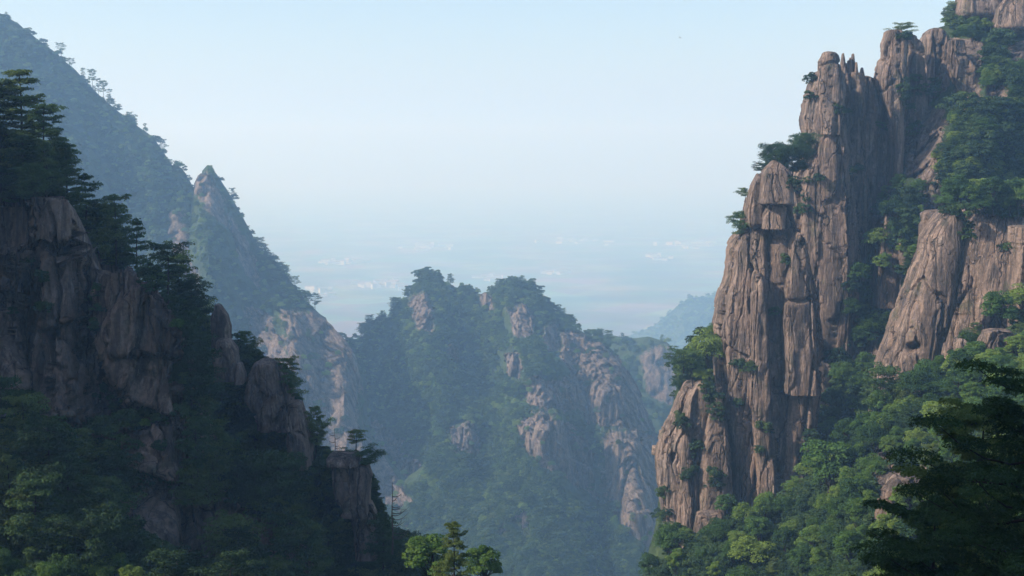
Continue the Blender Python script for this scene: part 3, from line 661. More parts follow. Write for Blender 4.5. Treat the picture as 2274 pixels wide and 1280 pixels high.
def leaf_quads(cen, nrm, length, width, rs, along=None):
    """Leaf-sized quads at cen facing nrm (jittered)."""
    n = len(cen)
    nrm = nrm + rs.normal(0, 0.42, (n, 3)); nrm /= np.linalg.norm(nrm, axis=1, keepdims=True) + 1e-9
    r = rs.normal(0, 1, (n, 3)) if along is None else along + rs.normal(0, 0.35, (n, 3))
    a = np.cross(nrm, r); a /= np.linalg.norm(a, axis=1, keepdims=True) + 1e-9
    b = np.cross(nrm, a)
    L = (length * rs.uniform(0.6, 1.3, n))[:, None] / 2; Wd = (width * rs.uniform(0.6, 1.3, n))[:, None] / 2
    bend = nrm * L * 0.35
    V = np.stack([cen - b * L - bend, cen + a * Wd, cen + b * L - bend, cen - a * Wd], 1).reshape(-1, 3)
    return V, np.arange(n * 4).reshape(n, 4)

def pad(rs, c, rx, rz, n, ln, wd, up=0.75):
    """A flat tuft-covered pad of pine foliage."""
    th = rs.uniform(0, 2 * math.pi, n); r = np.sqrt(rs.uniform(0, 1, n)); z = rs.normal(0, 0.5, n)
    p = np.stack([r * np.cos(th) * rx, r * np.sin(th) * rx, (z * 0.5 + 0.6 * np.sqrt(1 - r * r) - 0.2) * rz], -1)
    nr = np.stack([np.cos(th) * r, np.sin(th) * r, np.full(n, up)], -1)
    return leaf_quads(c + p, nr, ln, wd, rs, along=np.stack([np.cos(th), np.sin(th), np.full(n, .3)], -1))

def make_pine(seed, h=10.0, spread=3.3, bare=0.25, tiers=9, dens=1.0, flat=0.5, limbs=(3, 5), leaf=1.0, one_sided=0.0, padr=1.0, thick=0.44, droop=0.10):
    """Layered mountain pine: (trunk mesh, crown mesh). flat -> umbrella top, else a cone."""
    rs = np.random.RandomState(seed)
    bend = rs.normal(0, 0.25, 2)
    zz = np.linspace(-0.8, h * 0.97, 12); q = np.clip(zz / h, 0, 1)
    tr = np.stack([bend[0] * np.sin(q * 3), bend[1] * np.sin(q * 2.4), zz], -1)
    wood = [tube(tr, 0.017 * h * (1.08 - q), 7)]
    leaves = []
    for k in range(tiers):
        f = bare + (0.985 - bare) * (k + 0.5) / tiers
        z = h * f + rs.normal(0, 0.12)
        cone = (1 - (f - bare) / (1 - bare))
        reach = spread * ((1 - flat) * (0.22 + 0.85 * cone) + flat * (0.55 + 0.6 * math.sqrt(max(0.0, math.sin(math.pi * min(1, 0.25 + 0.75 * cone)))))) * rs.uniform(0.8, 1.15)
        m = rs.randint(limbs[0], limbs[1] + 1)
        a0 = rs.uniform(0, 6.28)
        for j in range(m):
            a = a0 + 6.28 * j / m + rs.normal(0, 0.35)
            if one_sided and rs.uniform() < one_sided: a = rs.normal(0, 0.7)
            L = reach * rs.uniform(0.5, 1.25)
            dirv = np.array([math.cos(a), math.sin(a), 0.0])
            tt = np.linspace(0, 1, 6)[:, None]
            o = np.array([np.interp(z, zz, tr[:, 0]), np.interp(z, zz, tr[:, 1]), z])
            lift = rs.uniform(-0.10, 0.28) * L
            pts = o + dirv * tt * L + np.array([0, 0, 1.0]) * (lift * tt ** 2 - droop * L * np.sin(tt * math.pi))
            wood.append(tube(pts, 0.006 * h * (1.05 - tt[:, 0]) * (0.5 + 0.6 * cone) + 0.008, 4))
            for s in ((0.98, 0.72, 0.45) if L > 1.6 else (0.95, 0.55)):
                if rs.uniform() < 0.06: continue
                c = pts[0] + (pts[-1] - pts[0]) * s; c[2] = np.interp(s, tt[:, 0], pts[:, 2]) + 0.1
                side = np.array([-dirv[1], dirv[0], 0]) * rs.normal(0, 0.25) * L * 0.5
                rr = padr * (0.42 + 0.19 * L) * rs.uniform(0.75, 1.2) * (1.15 - 0.35 * abs(s - 0.7))
                n = int(60 * dens * max(0.6, rr))
                leaves.append(pad(rs, c + side, rr, rr * thick + 0.06, n, 0.46 * leaf, 0.17 * leaf))
    for k in range(3):
        leaves.append(pad(rs, tr[-1] + np.array([rs.normal(0, .25), rs.normal(0, .25), 0.1 - 0.25 * k]), padr * (0.45 + 0.5 * flat + 0.1 * k), 0.28, int(34 * dens), 0.45 * leaf, 0.2 * leaf))
    V, F = join(wood); T = mk_mesh('trunk', V, F, M_BARK)
    V, F = join(leaves); K = mk_mesh('crown', V, F, M_PINE, False)
    return T, K

def make_broadleaf(seed, h=8.5, w=3.6, clumps=30, per=105, leaf=0.42, mat=None, low=0.28, trunk='trunk', crown='crown'):
    rs = np.random.RandomState(seed)
    zz = np.linspace(-0.8, h * 0.72, 8); q = np.clip(zz / h, 0, 1)
    tr = np.stack([0.3 * np.sin(q * 4 + seed), 0.3 * np.sin(q * 3.1), zz], -1)
    wood = [tube(tr, 0.02 * h * (1.1 - q), 7)]
    leaves = []
    ga = 2.39996
    for k in range(clumps):
        s = (k + 0.5) / clumps
        ph = ga * k + rs.normal(0, 0.3)
        zf = 1 - s * 1.25                        # crown parameter: top to under-side
        rad = math.sqrt(max(0.05, 1 - zf * zf)) * rs.uniform(0.72, 1.05)
        c = np.array([math.cos(ph) * rad * w * 0.74, math.sin(ph) * rad * w * 0.74, h * (low + (1 - low) * 0.5) + zf * h * (1 - low) * 0.42])
        c += rs.normal(0, 0.30 * w / 3, 3) + np.array([0.22 * w * math.sin(seed), 0.22 * w * math.cos(seed), 0]) * zf
        r = w * rs.uniform(0.15, 0.42) * (1.0 if h < 4 else 0.95)
        tt = np.linspace(0, 1, 4)[:, None]
        b0 = tr[min(7, 3 + k % 4)]
        wood.append(tube(b0 + (c - b0) * tt, 0.007 * h * (1.1 - tt[:, 0]), 4))
        v = rs.normal(0, 1, (per, 3)); v /= np.linalg.norm(v, axis=1, keepdims=True)
        v[:, 2] = np.where(v[:, 2] < -0.35, -v[:, 2], v[:, 2])
        p = c + v * np.array([1, 1, 0.62]) * r * (rs.uniform(0.55, 1.0, per) ** 0.5 * 1.12 + 0.14 * rs.normal(0, 1, per) * (rs.uniform(0, 1, per) < 0.25))[:, None]
        out = v + np.array([0, 0, 0.55])
        leaves.append(leaf_quads(p, out, leaf, leaf * 0.72, rs))
    V, F = join(wood); T = mk_mesh(trunk, V, F, M_BARK)
    V, F = join(leaves); K = mk_mesh(crown, V, F, mat or M_BROAD, False)
    return T, K

PINES = [make_pine(100 + k, h=10, spread=3.2 + 0.25 * (k % 3), bare=0.16 + 0.06 * (k % 3), tiers=9 + k % 3, flat=(0.15, 0.45, 0.7, 0.3, 0.55)[k % 5]) for k in range(5)]
SKY_PINES = [make_pine(140 + k, h=10, spread=1.9 + 0.5 * k, bare=(0.35, 0.45, 0.3)[k], tiers=6, flat=0.7, limbs=(2, 3), dens=1.2) for k in range(3)]
TALL = [make_pine(170 + k, h=17, spread=4.3 + 0.5 * k, bare=0.12, tiers=15, flat=0.12 + 0.12 * k, limbs=(4, 6), dens=1.15, leaf=1.05, thick=0.36) for k in range(2)]
BUSHY = [make_pine(160 + k, h=6, spread=3.3, bare=0.12, tiers=8, flat=0.75, limbs=(5, 7), dens=1.3, thick=0.62, padr=1.0, leaf=0.9) for k in range(2)]
UMBRELLA = [make_pine(150 + k, h=8, spread=3.6, bare=0.40, tiers=6, flat=0.95, limbs=(3, 5), dens=1.1, one_sided=0.25) for k in range(3)]
BROADS = [make_broadleaf(200 + k, h=(8.5, 9.2, 7.8, 9.0, 8.2, 10.0)[k], w=(3.2, 3.0, 3.8, 3.5, 4.1, 2.7)[k], clumps=32 + 3 * k, per=130, leaf=0.36) for k in range(6)]
SHRUBS = [make_broadleaf(240 + k, h=3.0, w=1.75, clumps=14, per=80, leaf=0.34, mat=M_SHRUB, low=0.02, trunk='stems', crown='foliage') for k in range(3)]

def plant(kind, variant, loc, scale, rotz, label, group=None, tilt=0.0, name=None, wide=1.0):
    name = name or {'p': 'pine_tree', 'b': 'broadleaf_tree', 's': 'shrub'}[kind]
    cat = {'pine_tree': 'pine', 'broadleaf_tree': 'tree', 'shrub': 'shrub'}.get(name, 'tree')
    o = bpy.data.objects.new(name, None); C.objects.link(o)
    o.empty_display_size = 0.5
    o.location = loc; o.scale = (scale * wide, scale * wide, scale); o.rotation_euler = (tilt * math.sin(rotz * 3), tilt, rotz)
    o['label'] = label; o['category'] = cat
    if group: o['group'] = group
    T, K = variant
    pn = ('stems', 'foliage') if kind == 's' else ('trunk', 'crown')
    a = link(pn[0], T, o); b = link(pn[1], K, o)
    return o, b

# ------------------------------------------------------------------ ray casting against the built rock
BVH = {}
def bvh(key):
    if key not in BVH:
        vs, fs, o = [], [], 0
        src = []
        for k, (V, F) in enumerate(SURF[key]):
            vs.append(V); fs.append(F + o); o += len(V); src += [k] * len(F)
        BVH[key] = (BVHTree.FromPolygons(np.concatenate(vs).tolist(), np.concatenate(fs).tolist()), np.array(src))
    return BVH[key]

def hit(key, px, py):
    t, src = bvh(key)
    loc, nor, idx, dist = t.ray_cast(Vector((0, 0, 0)), ray(px, py))
    if loc is None: return None
    if nor.dot(loc) > 0: nor = -nor
    return loc, nor, src[idx]

RM = {}
def hides_rock(group, px, py, hpx, D, wfrac=0.3):
    """How many of five points of a tree's crown would cover rock the photograph shows bare."""
    if group not in RM:
        ps = ROCK_POLY.get(group, ()); RM[group] = Raster([p for p, d in ps], [d for p, d in ps])
    m = RM[group]
    pts = [(px, py - hpx * f) for f in (0.35, 0.6, 0.9)] + [(px - hpx * wfrac, py - hpx * 0.5), (px + hpx * wfrac, py - hpx * 0.5)]
    n = 0
    for x, y in pts:
        d = m.at(x, y)
        n += d < 1e8 and D < d + 6
    return n

def scatter(n, box, want, mind, rs, tries=40):
    """Random photo pixels inside box accepted by want(), kept apart by mind pixels."""
    out = []; cell = {}
    for _ in range(n * tries):
        if len(out) >= n: break
        x, y = rs.uniform(box[0], box[2]), rs.uniform(box[1], box[3])
        m = mind(x, y) if callable(mind) else mind
        i, j = int(x // 40), int(y // 40)
        if any((x - a) ** 2 + (y - b) ** 2 < m * m for di in (-1, 0, 1) for dj in (-1, 0, 1) for a, b in cell.get((i + di, j + dj), ())): continue
        if want(x, y):
            out.append((x, y)); cell.setdefault((i, j), []).append((x, y))
    return out

def woods(name, pts, crowns, kind_mat=None):
    """One far or low mass of growth: crowns set on points by geometry nodes. pts: (loc, scale, wide, rot, variant)."""
    me = bpy.data.meshes.new(name)
    me.vertices.add(len(pts))
    me.vertices.foreach_set('co', np.array([p[0] for p in pts], np.float32).ravel())
    for an, ty, vals in (('rot', 'FLOAT_VECTOR', [(0, 0, p[3]) for p in pts]), ('scl', 'FLOAT_VECTOR', [(p[1] * p[2], p[1] * p[2], p[1]) for p in pts])):
        a = me.attributes.new(an, ty, 'POINT'); a.data.foreach_set('vector', np.array(vals, np.float32).ravel())
    a = me.attributes.new('var', 'INT', 'POINT'); a.data.foreach_set('value', np.array([p[4] for p in pts], np.int32))
    o = link(name, me, kind='stuff')
    g = bpy.data.node_groups.new(name, 'GeometryNodeTree')
    g.interface.new_socket('Geometry', in_out='INPUT', socket_type='NodeSocketGeometry')
    g.interface.new_socket('Geometry', in_out='OUTPUT', socket_type='NodeSocketGeometry')
    gi, go = g.nodes.new('NodeGroupInput'), g.nodes.new('NodeGroupOutput')
    jn = g.nodes.new('GeometryNodeJoinGeometry')
    for c in reversed(crowns):
        oi = g.nodes.new('GeometryNodeObjectInfo'); oi.inputs['Object'].default_value = c
        oi.inputs['As Instance'].default_value = True; oi.transform_space = 'ORIGINAL'
        g.links.new(oi.outputs['Geometry'], jn.inputs[0])
    ip = g.nodes.new('GeometryNodeInstanceOnPoints')
    ip.inputs['Pick Instance'].default_value = True
    g.links.new(gi.outputs[0], ip.inputs['Points']); g.links.new(jn.outputs[0], ip.inputs['Instance'])
    for an, ty, sock in (('rot', 'FLOAT_VECTOR', 'Rotation'), ('scl', 'FLOAT_VECTOR', 'Scale'), ('var', 'INT', 'Instance Index')):
        na = g.nodes.new('GeometryNodeInputNamedAttribute'); na.data_type = ty; na.inputs['Name'].default_value = an
        g.links.new(next(s for s in na.outputs if s.enabled and s.name == 'Attribute'), ip.inputs[sock])
    g.links.new(ip.outputs[0], go.inputs[0])
    md = o.modifiers.new('growth', 'NODES'); md.node_group = g
    return o

CROWN = {}
def keep_crown(kind, k, o): CROWN.setdefault(kind, {}).setdefault(k, o)

# ------------------------------------------------------------------ trees one can single out
rs = np.random.RandomState(11)
HERO = []      # (px, py, radius) kept free of random trees
def hero(kind, variants, key, px, py_top, py_base, label, D=None, group=None, name=None, tilt=0.0, wide=1.0, k=None, rot=None, href=10.0):
    """A tree whose top and foot the photograph shows at these pixels."""
    if D is None:
        h = hit(key, px, py_base) or hit(key, px, py_base + 12) or hit(key, px, py_base + 30)
        D = h[0].y if h else 220
    loc = at(px, py_base, D); top = at(px, py_top, D)
    sc = (top[2] - loc[2]) / href
    k = rs.randint(len(variants)) if k is None else k
    o, c = plant(kind, variants[k], loc, sc, rs.uniform(0, 6.28) if rot is None else rot, label, group, tilt, name, wide)
    HERO.append((px, (py_top + py_base) / 2, (py_base - py_top) / 2))
    return o, c

LEFT = 'pines crowning the dark left hill'
hero('p', TALL, 'left_hill', 48, 152, 440, 'tall pine standing highest of all on the dark left hill', D=214, k=0, href=17, wide=1.1)
hero('p', TALL, 'left_hill', 0, 172, 440, 'tall dense pine cut by the left edge of the picture', D=212, k=1, href=17)
hero('p', TALL, 'left_hill', 104, 228, 450, 'dense layered pine just right of the tallest pine on the left hill', D=211, k=1, href=17)
hero('p', TALL, 'left_hill', 60, 300, 462, 'olive-green pine before the foot of the tallest pine on the left hill', D=207, k=0, href=17, wide=1.3)
hero('p', TALL, 'left_hill', 148, 318, 500, 'dark pine right of the topmost left boulder with drooping right-hand boughs', D=213, k=0, href=17)
hero('p', PINES, 'left_hill', 188, 385, 540, 'dark pine on the slope between the topmost left boulder and the slender pine', D=216, k=0)
hero('p', PINES, 'left_hill', 222, 450, 590, 'small dark pine just left of the slender open pine', D=218, k=3)
hero('p', SKY_PINES, 'left_hill', 258, 432, 590, 'slender open pine with bare lower trunk, first of the skyline row on the left hill', D=220, k=0, wide=0.9)
hero('p', PINES, 'left_hill', 310, 485, 650, 'conical layered pine second in the skyline row on the left hill', D=222, k=0, wide=0.85)
hero('p', SKY_PINES, 'left_hill', 372, 542, 665, 'flat-topped pine with swept branches, third in the skyline row on the left hill', D=226, k=2, wide=1.3)
hero('p', PINES, 'left_hill', 425, 620, 730, 'low dark pine right of the flat-topped pine above the left rock spire', D=230, k=2)
hero('p', PINES, 'left_hill', 640, 795, 900, 'bushy pine leaning out at the edge of the left hill above the mid-slope rocks', D=228, k=3, wide=1.1)
hero('p', PINES, 'left_hill', 700, 905, 1010, 'small layered pine on the edge just left of the flat-capped rock', D=228, k=1, wide=.8)
hero('p', SKY_PINES, 'left_hill', 790, 955, 1012, 'little pine growing on top of the flat-capped rock', D=216, k=1, href=10, wide=1.5)
hero('p', UMBRELLA, 'left_hill', 808, 1000, 1060, 'little drooping pine clinging to the right side of the flat-capped rock', D=214, k=1, wide=1.3, href=8.3)
LONE = [make_pine(181, h=10, spread=2.9, bare=0.14, tiers=13, flat=0.08, limbs=(5, 7), dens=2.0, leaf=0.6, padr=0.62, thick=0.3)]
hero('p', LONE, 'left_hill', 1006, 1158, 1350, 'pointed dark pine standing alone at the bottom centre before the pale broad trees', D=140, k=0, wide=.85)
hero('b', BROADS, 'left_hill', 958, 1200, 1340, 'pale green broadleaf tree at the bottom centre just left of the lone dark pine', D=158, k=0, href=8.3, wide=1.15)
hero('b', BROADS, 'left_hill', 1078, 1228, 1350, 'broadleaf tree at the bottom centre right of the lone dark pine', D=165, k=1, href=8.3)
hero('p', PINES, 'left_hill', 850, 1150, 1290, 'pine below the dead snag at the foot of the left hill', D=200, k=3)

for x, t_, b, k in ((237, 1060, 1230, 1), (150, 985, 1190, 0), (60, 880, 1120, 3), (10, 840, 1080, 1), (110, 930, 1150, 4), (535, 1165, 1340, 3), (200, 1130, 1330, 2), (20, 1010, 1250, 0), (430, 1030, 1150, 2), (90, 1060, 1280, 3), (548, 1200, 1350, 1), (590, 1240, 1390, 2), (510, 1150, 1330, 4), (425, 765, 920, 2), (445, 850, 1000, 1), (412, 690, 820, 4), (440, 930, 1060, 3)):
    hero('p', PINES, 'left_hill', x, t_, b, 'dark layered pine standing before the foot of the left rock wall', k=k, group='pines before the foot of the left rock wall', D=hit('left_wall_and_hill', x, min(b, 1300))[0].y - 3)

# on the right cliff
hero('p', UMBRELLA, 'right_mountain', 1642, 466, 552, 'pine hanging from the left edge of the main pillar below the egg-shaped boulder', D=350, k=2, wide=.85, href=8.3)
hero('p', UMBRELLA, 'right_mountain', 1655, 418, 448, 'tiny flat pine poking out left of the egg-shaped boulder', D=350, k=0, wide=1.5, href=8.3)
hero('p', UMBRELLA, 'right_mountain', 1692, 362, 392, 'tiny bonsai-like pine on the shoulder just left above the egg-shaped boulder', D=352, k=1, wide=1.3, href=8.3)
hero('p', BUSHY, 'right_mountain', 1722, 318, 384, 'spreading pine on the ledge right above the egg-shaped boulder', D=362, k=1, wide=1.05, href=6.2)
hero('p', BUSHY, 'right_mountain', 1760, 322, 388, 'bushy pine on the ledge between the egg-shaped boulder and the tall wall', D=366, k=0, wide=1.05, href=6.2)
hero('p', BUSHY, 'right_mountain', 1786, 294, 350, 'windswept pine against the foot of the tall wall above the ledge', D=376, k=1, wide=.9, href=6.2)
hero('p', UMBRELLA, 'right_mountain', 2003, 50, 90, 'small flat-topped pine on the summit of the second rock pillar', D=412, k=0, wide=1.4, href=8.3)
hero('p', UMBRELLA, 'right_mountain', 1518, 778, 826, 'pine leaning out from the top of the low spur left of the main pillar', D=345, k=1, wide=1.5, href=8.3)
hero('b', BROADS, 'right_mountain', 1572, 735, 850, 'dark leafy tree filling the notch between the low spur and the main pillar', D=350, k=2, href=8.3, wide=.9)
hero('b', BROADS, 'right_mountain', 1540, 785, 870, 'leafy tree on the crest of the low spur beside the main pillar', D=346, k=1, href=8.3, wide=1.)
hero('p', PINES, 'right_mountain', 2122, 2, 60, 'small dark pine beside the topmost boulder in the upper right', D=455, k=2, wide=1.1)
for x, t_, b, k in ((2112, 410, 470, 0), (2132, 395, 466, 4), (2150, 418, 476, 1), (2168, 402, 470, 3), (2188, 415, 480, 2), (2206, 398, 472, 0), (2224, 420, 482, 5), (2242, 404, 474, 1), (2262, 416, 480, 4), (2280, 400, 474, 2), (2095, 430, 476, 2), (2178, 436, 488, 4), (2236, 440, 490, 3)):
    hero('b', BROADS, 'right_mountain', x, t_, b, 'leafy tree along the rim above the leaning buttress', D=336 + (x % 7), k=k, href=8.3, wide=1.15, group='leafy trees along the rim of the leaning buttress')
for x, b, k in ((1905, 650, 0), (1925, 700, 4), (1890, 730, 1), (1950, 570, 2), (1975, 510, 3), (2000, 460, 5), (1992, 550, 0), (1955, 630, 1), (1868, 870, 2), (1902, 890, 4), (1850, 930, 3), (1922, 850, 0), (1890, 950, 1), (1842, 1000, 5), (1915, 790, 3), (1935, 760, 2)):
    hero('b', BROADS, 'right_mountain', x, b - 62, b, 'leafy tree in the green strip running down the gully between the rock masses', k=k, href=8.3, wide=1.2, group='leafy trees in the gully of the right cliff')
# on the wooded slope at the right
hero('b', BROADS, 'right_slope', 1842, 990, 1125, 'large bright green round-crowned tree at the foot of the shaded gully', k=3, href=8.3, wide=1.25)
hero('b', BROADS, 'right_slope', 1500, 1165, 1250, 'bright leafy tree at the lower left corner of the wooded right slope', k=2, href=8.3, wide=1.2)
hero('b', BROADS, 'right_slope', 2218, 655, 765, 'fresh green tree on the ledge above the squat rock at the far right', D=296, k=0, href=8.3)
hero('p', PINES, 'right_slope', 1955, 815, 960, 'tall greyish tree at the foot of the leaning dome', D=296, k=4)

# skyline of the big left ridge and of the middle mountain
for x, t, b, k in ((136, 88, 124, 2), (158, 124, 150, 2), (184, 143, 178, 1), (206, 140, 200, 1), (219, 163, 215, 0), (231, 165, 226, 1), (243, 186, 240, 0), (250, 212, 243, 1), (262, 226, 252, 2), (286, 243, 272, 2), (322, 268, 295, 1), (360, 302, 338, 2), (392, 352, 378, 2), (516, 412, 440, 2), (580, 520, 556, 2), (700, 642, 690, 2), (686, 640, 676, 1), (590, 536, 566, 0), (655, 606, 640, 2)):
    hero('p', SKY_PINES, 'left_ridge', x, t + 0.22 * (b - t), b, 'thin pine silhouetted on the skyline of the hazy left ridge', D=float(np.interp(x, [c[0] for c in LR_CREST], [c[2] * FAR for c in LR_CREST])) - 1, group='thin pines along the skyline of the hazy left ridge', k=k, wide=0.8 if k < 2 else 1.2)
for x, t, b, k in ((948, 586, 614, 0), (935, 592, 622, 1), (1000, 600, 634, 2), (1135, 606, 635, 1), (1160, 605, 634, 2), (1180, 612, 645, 0), (1250, 676, 712, 2), (1265, 690, 722, 1), (822, 688, 735, 2), (810, 706, 748, 1), (850, 682, 715, 0), (1330, 722, 756, 1), (1350, 722, 770, 2), (880, 650, 690, 1), (1105, 612, 640, 2), (905, 630, 660, 0)):
    hero('p', PINES, 'middle_mountain', x, t + 0.25 * (b - t), b, 'small spreading pine on the skyline of the twin-peaked middle mountain', D=float(np.interp(x, [c[0] for c in MM_CREST], [c[2] * FAR for c in MM_CREST])) - 2, group='pines along the skyline of the middle mountain', k=k + 1, wide=1.2)

# dead snags
def snag(px, py_top, py_base, D, label, n, seed, side):
    r2 = np.random.RandomState(seed)
    base, top = at(px, py_base, D), at(px, py_top, D); h = top[2] - base[2]
    o = bpy.data.objects.new('dead_tree', None); C.objects.link(o); o.location = base
    o['label'] = label; o['category'] = 'dead tree'
    zz = np.linspace(-1, h, 8)
    V, F = tube(np.stack([0.06 * np.sin(zz), 0.05 * np.sin(zz * 1.3), zz], -1), np.interp(zz, [-1, h], [0.024 * h ** 0.8, 0.03]), 7)
    link('trunk', mk_mesh('trunk', V, F, M_DEAD), o)
    for k in range(n):
        z = h * (0.12 + 0.72 * k / n) + r2.normal(0, 0.1); L = h * 0.36 * r2.uniform(0.45, 1.0) * (1.1 - z / h * 0.6)
        a = (0 if r2.uniform() < side else math.pi) + r2.normal(0, 0.5)
        tt = np.linspace(0, 1, 6)[:, None]; d = np.array([math.cos(a), math.sin(a), 0])
        pts = np.array([0, 0, z]) + d * tt * L + np.array([0, 0, 1]) * (0.25 * L * tt ** 2 - 0.12 * L * np.sin(tt * 3.1))
        ps = [tube(pts, 0.055 * (1.1 - tt[:, 0]) + 0.012, 5)]
        for s in (0.5, 0.75):
            p0 = pts[int(s * 5)]; d2 = d + r2.normal(0, 0.6, 3)
            ps.append(tube(p0 + d2 * np.linspace(0, 1, 3)[:, None] * L * 0.28, [0.025, 0.018, 0.01], 4))
        V, F = join(ps); link('branch', mk_mesh('branch', V, F, M_DEAD), o)
snag(872, 1072, 1215, 182, 'bare dead conifer with branches on one side, at the right edge of the left hill', 12, 3, 0.85)
snag(744, 952, 1010, 226, 'thin dead sapling between the small layered pine and the flat-capped rock', 6, 5, 0.5)

# ------------------------------------------------------------------ woods of the near hills, tree by tree
def near_hero(x, y, f=0.55): return any((x - a) ** 2 + (y - b) ** 2 < (f * r) ** 2 for a, b, r in HERO)

ALLPTS = {'left_low': [], 'right_low': []}
def pick_label(x, y, zones, default):
    for lab, poly in zones:
        if inside(x, y, poly): return lab
    return default

# left hill: mostly pines, leafy trees in the lower left corner
LZ = [('dark pine in the dense stand on the shoulder above the topmost left boulder', [(-200, 0), (200, 0), (200, 540), (-200, 540)]),
      ('dark pine in the strip of woods running down behind the big left rock block', [(200, 400), (480, 400), (560, 1000), (380, 1000), (400, 640), (200, 600)]),
      ('dark pine in the stand at the bottom left corner below the big rock wall', [(-200, 800), (230, 800), (230, 1500), (-200, 1500)]),
      ('dark pine in the band between the bare slabs at the foot of the left hill', [(230, 930), (560, 930), (560, 1500), (230, 1500)])]
LZ += [('dark pine on the lower right flank of the left hill below the flat-capped rock', [(560, 1100), (1100, 1100), (1100, 1500), (560, 1500)]),
       ('dark pine on the flank between the mid-slope rocks and the flat-capped rock', [(560, 930), (800, 930), (800, 1100), (560, 1100)])]
BZ = [('leafy shaded bushy tree in the bottom left corner of the picture', [(-100, 1200), (170, 1180), (170, 1500), (-100, 1500)]), ('leafy shaded tree at the bottom edge right of the bottom left corner', [(170, 1180), (420, 1180), (420, 1500), (170, 1500)])]
def lh_want(x, y):
    h = hit('left_hill', x, y)
    if h is None or h[2] != 0: return False
    D = h[0].y
    if -110 < x < 700 and y > 470:
        h2 = hit('left_wall_and_hill', x, y)
        if h2[0].y < D - 0.5 and (y < 830 or (x > 230 and y < 1080)): return False
        D = min(D, h2[0].y)
    hp = 9.4 / D * F_PX
    return hides_rock('left_hill', x, y, hp, D) <= 0 and not near_hero(x, y - hp * 0.4, 0.35)
pts = scatter(240, (-60, 300, 960, 1420), lh_want, lambda x, y: 30 + max(0, y - 600) * 0.018, rs)
pts.sort(key=lambda p: p[1])
for x, y in pts:
    loc, nor, _ = hit('left_wall_and_hill', x, y)
    leafy = inside(x, y, [(-100, 1200), (260, 1180), (330, 1300), (330, 1500), (-100, 1500)]) or (rs.uniform() < 0.10 and y > 700)
    if leafy:
        k = rs.randint(6); o, c = plant('b', BROADS[k], loc, rs.uniform(0.55, 0.85), rs.uniform(0, 6.28), pick_label(x, y, BZ, 'shaded broadleaf tree standing among pines low on the right flank of the left hill'), 'broadleaf trees on the dark left hill'); keep_crown('b', k, c)
    else:
        k = rs.randint(5); o, c = plant('p', PINES[k], loc, rs.uniform(0.6, 1.08), rs.uniform(0, 6.28), pick_label(x, y, LZ, 'dark pine in the woods along the right edge of the left hill'), LEFT, rs.normal(0, 0.07), wide=rs.uniform(0.85, 1.1)); keep_crown('p', k, c)

# right slope: leafy trees
ROCK_POLY['right_slope'] = [([(1590, 700), (1815, 700), (1810, 980), (1780, 1050), (1700, 1085), (1640, 1105), (1600, 1130), (1500, 1180), (1470, 1180), (1462, 1000), (1530, 850)], 340),
                            ([(2090, 470), (2274, 470), (2250, 640), (2180, 690), (2110, 770), (2030, 845), (1955, 865), (1960, 800), (2030, 590)], 330), ([(2186, 738), (2252, 735), (2252, 780), (2186, 785)], 290), ([(1960, 1060), (2045, 1060), (2045, 1105), (1960, 1105)], 240), ([(1948, 960), (1972, 960), (1968, 1050), (1944, 1050)], 280)]
RZ = [('leafy green tree at the lower left end of the right slope by the valley', [(1300, 1080), (1560, 1080), (1560, 1500), (1300, 1500)]),
      ('leafy green tree near the bottom edge below the large bright round tree', [(1560, 1230), (1900, 1230), (1900, 1500), (1560, 1500)]),
      ('leafy green tree between the large bright round tree and the near dark pines', [(1820, 1010), (2060, 1010), (2060, 1230), (1820, 1230)]),
      ('leafy green tree beside the squat rock at the far right', [(2120, 600), (2400, 600), (2400, 860), (2120, 860)]),
      ('leafy green tree in the woods along the foot of the main pillar', [(1300, 900), (1820, 900), (1820, 1230), (1300, 1230)]),
      ('leafy green tree in the woods below the leaning dome at the right', [(1820, 600), (2400, 600), (2400, 1010), (1820, 1010)])]
def rs_want(x, y):
    h = hit('right_slope', x, y)
    if h is None or h[2] != 0: return False
    hp = 6.5 / h[0].y * F_PX
    return hides_rock('right_slope', x, y, hp, h[0].y) <= 1 and not near_hero(x, y - hp * 0.4, 0.5)
pts = scatter(265, (1330, 700, 2340, 1420), rs_want, lambda x, y: 24 + max(0, y - 900) * 0.05, rs)
pts.sort(key=lambda p: p[1])
for x, y in pts:
    loc, nor, _ = hit('right_slope', x, y)
    if rs.uniform() < 0.12:
        k = rs.randint(5); o, c = plant('p', PINES[k], loc, rs.uniform(0.55, 0.85), rs.uniform(0, 6.28), 'dark pine standing among leafy trees on the right slope', 'pines on the right slope', 0.04); keep_crown('p', k, c)
    else:
        k = rs.randint(6); o, c = plant('b', BROADS[k], loc, rs.uniform(0.55, 1.05), rs.uniform(0, 6.28), pick_label(x, y, RZ, 'leafy green tree in the woods filling the lower right corner'), 'leafy trees on the right slope', 0.05, wide=rs.uniform(0.9, 1.2)); keep_crown('b', k, c)

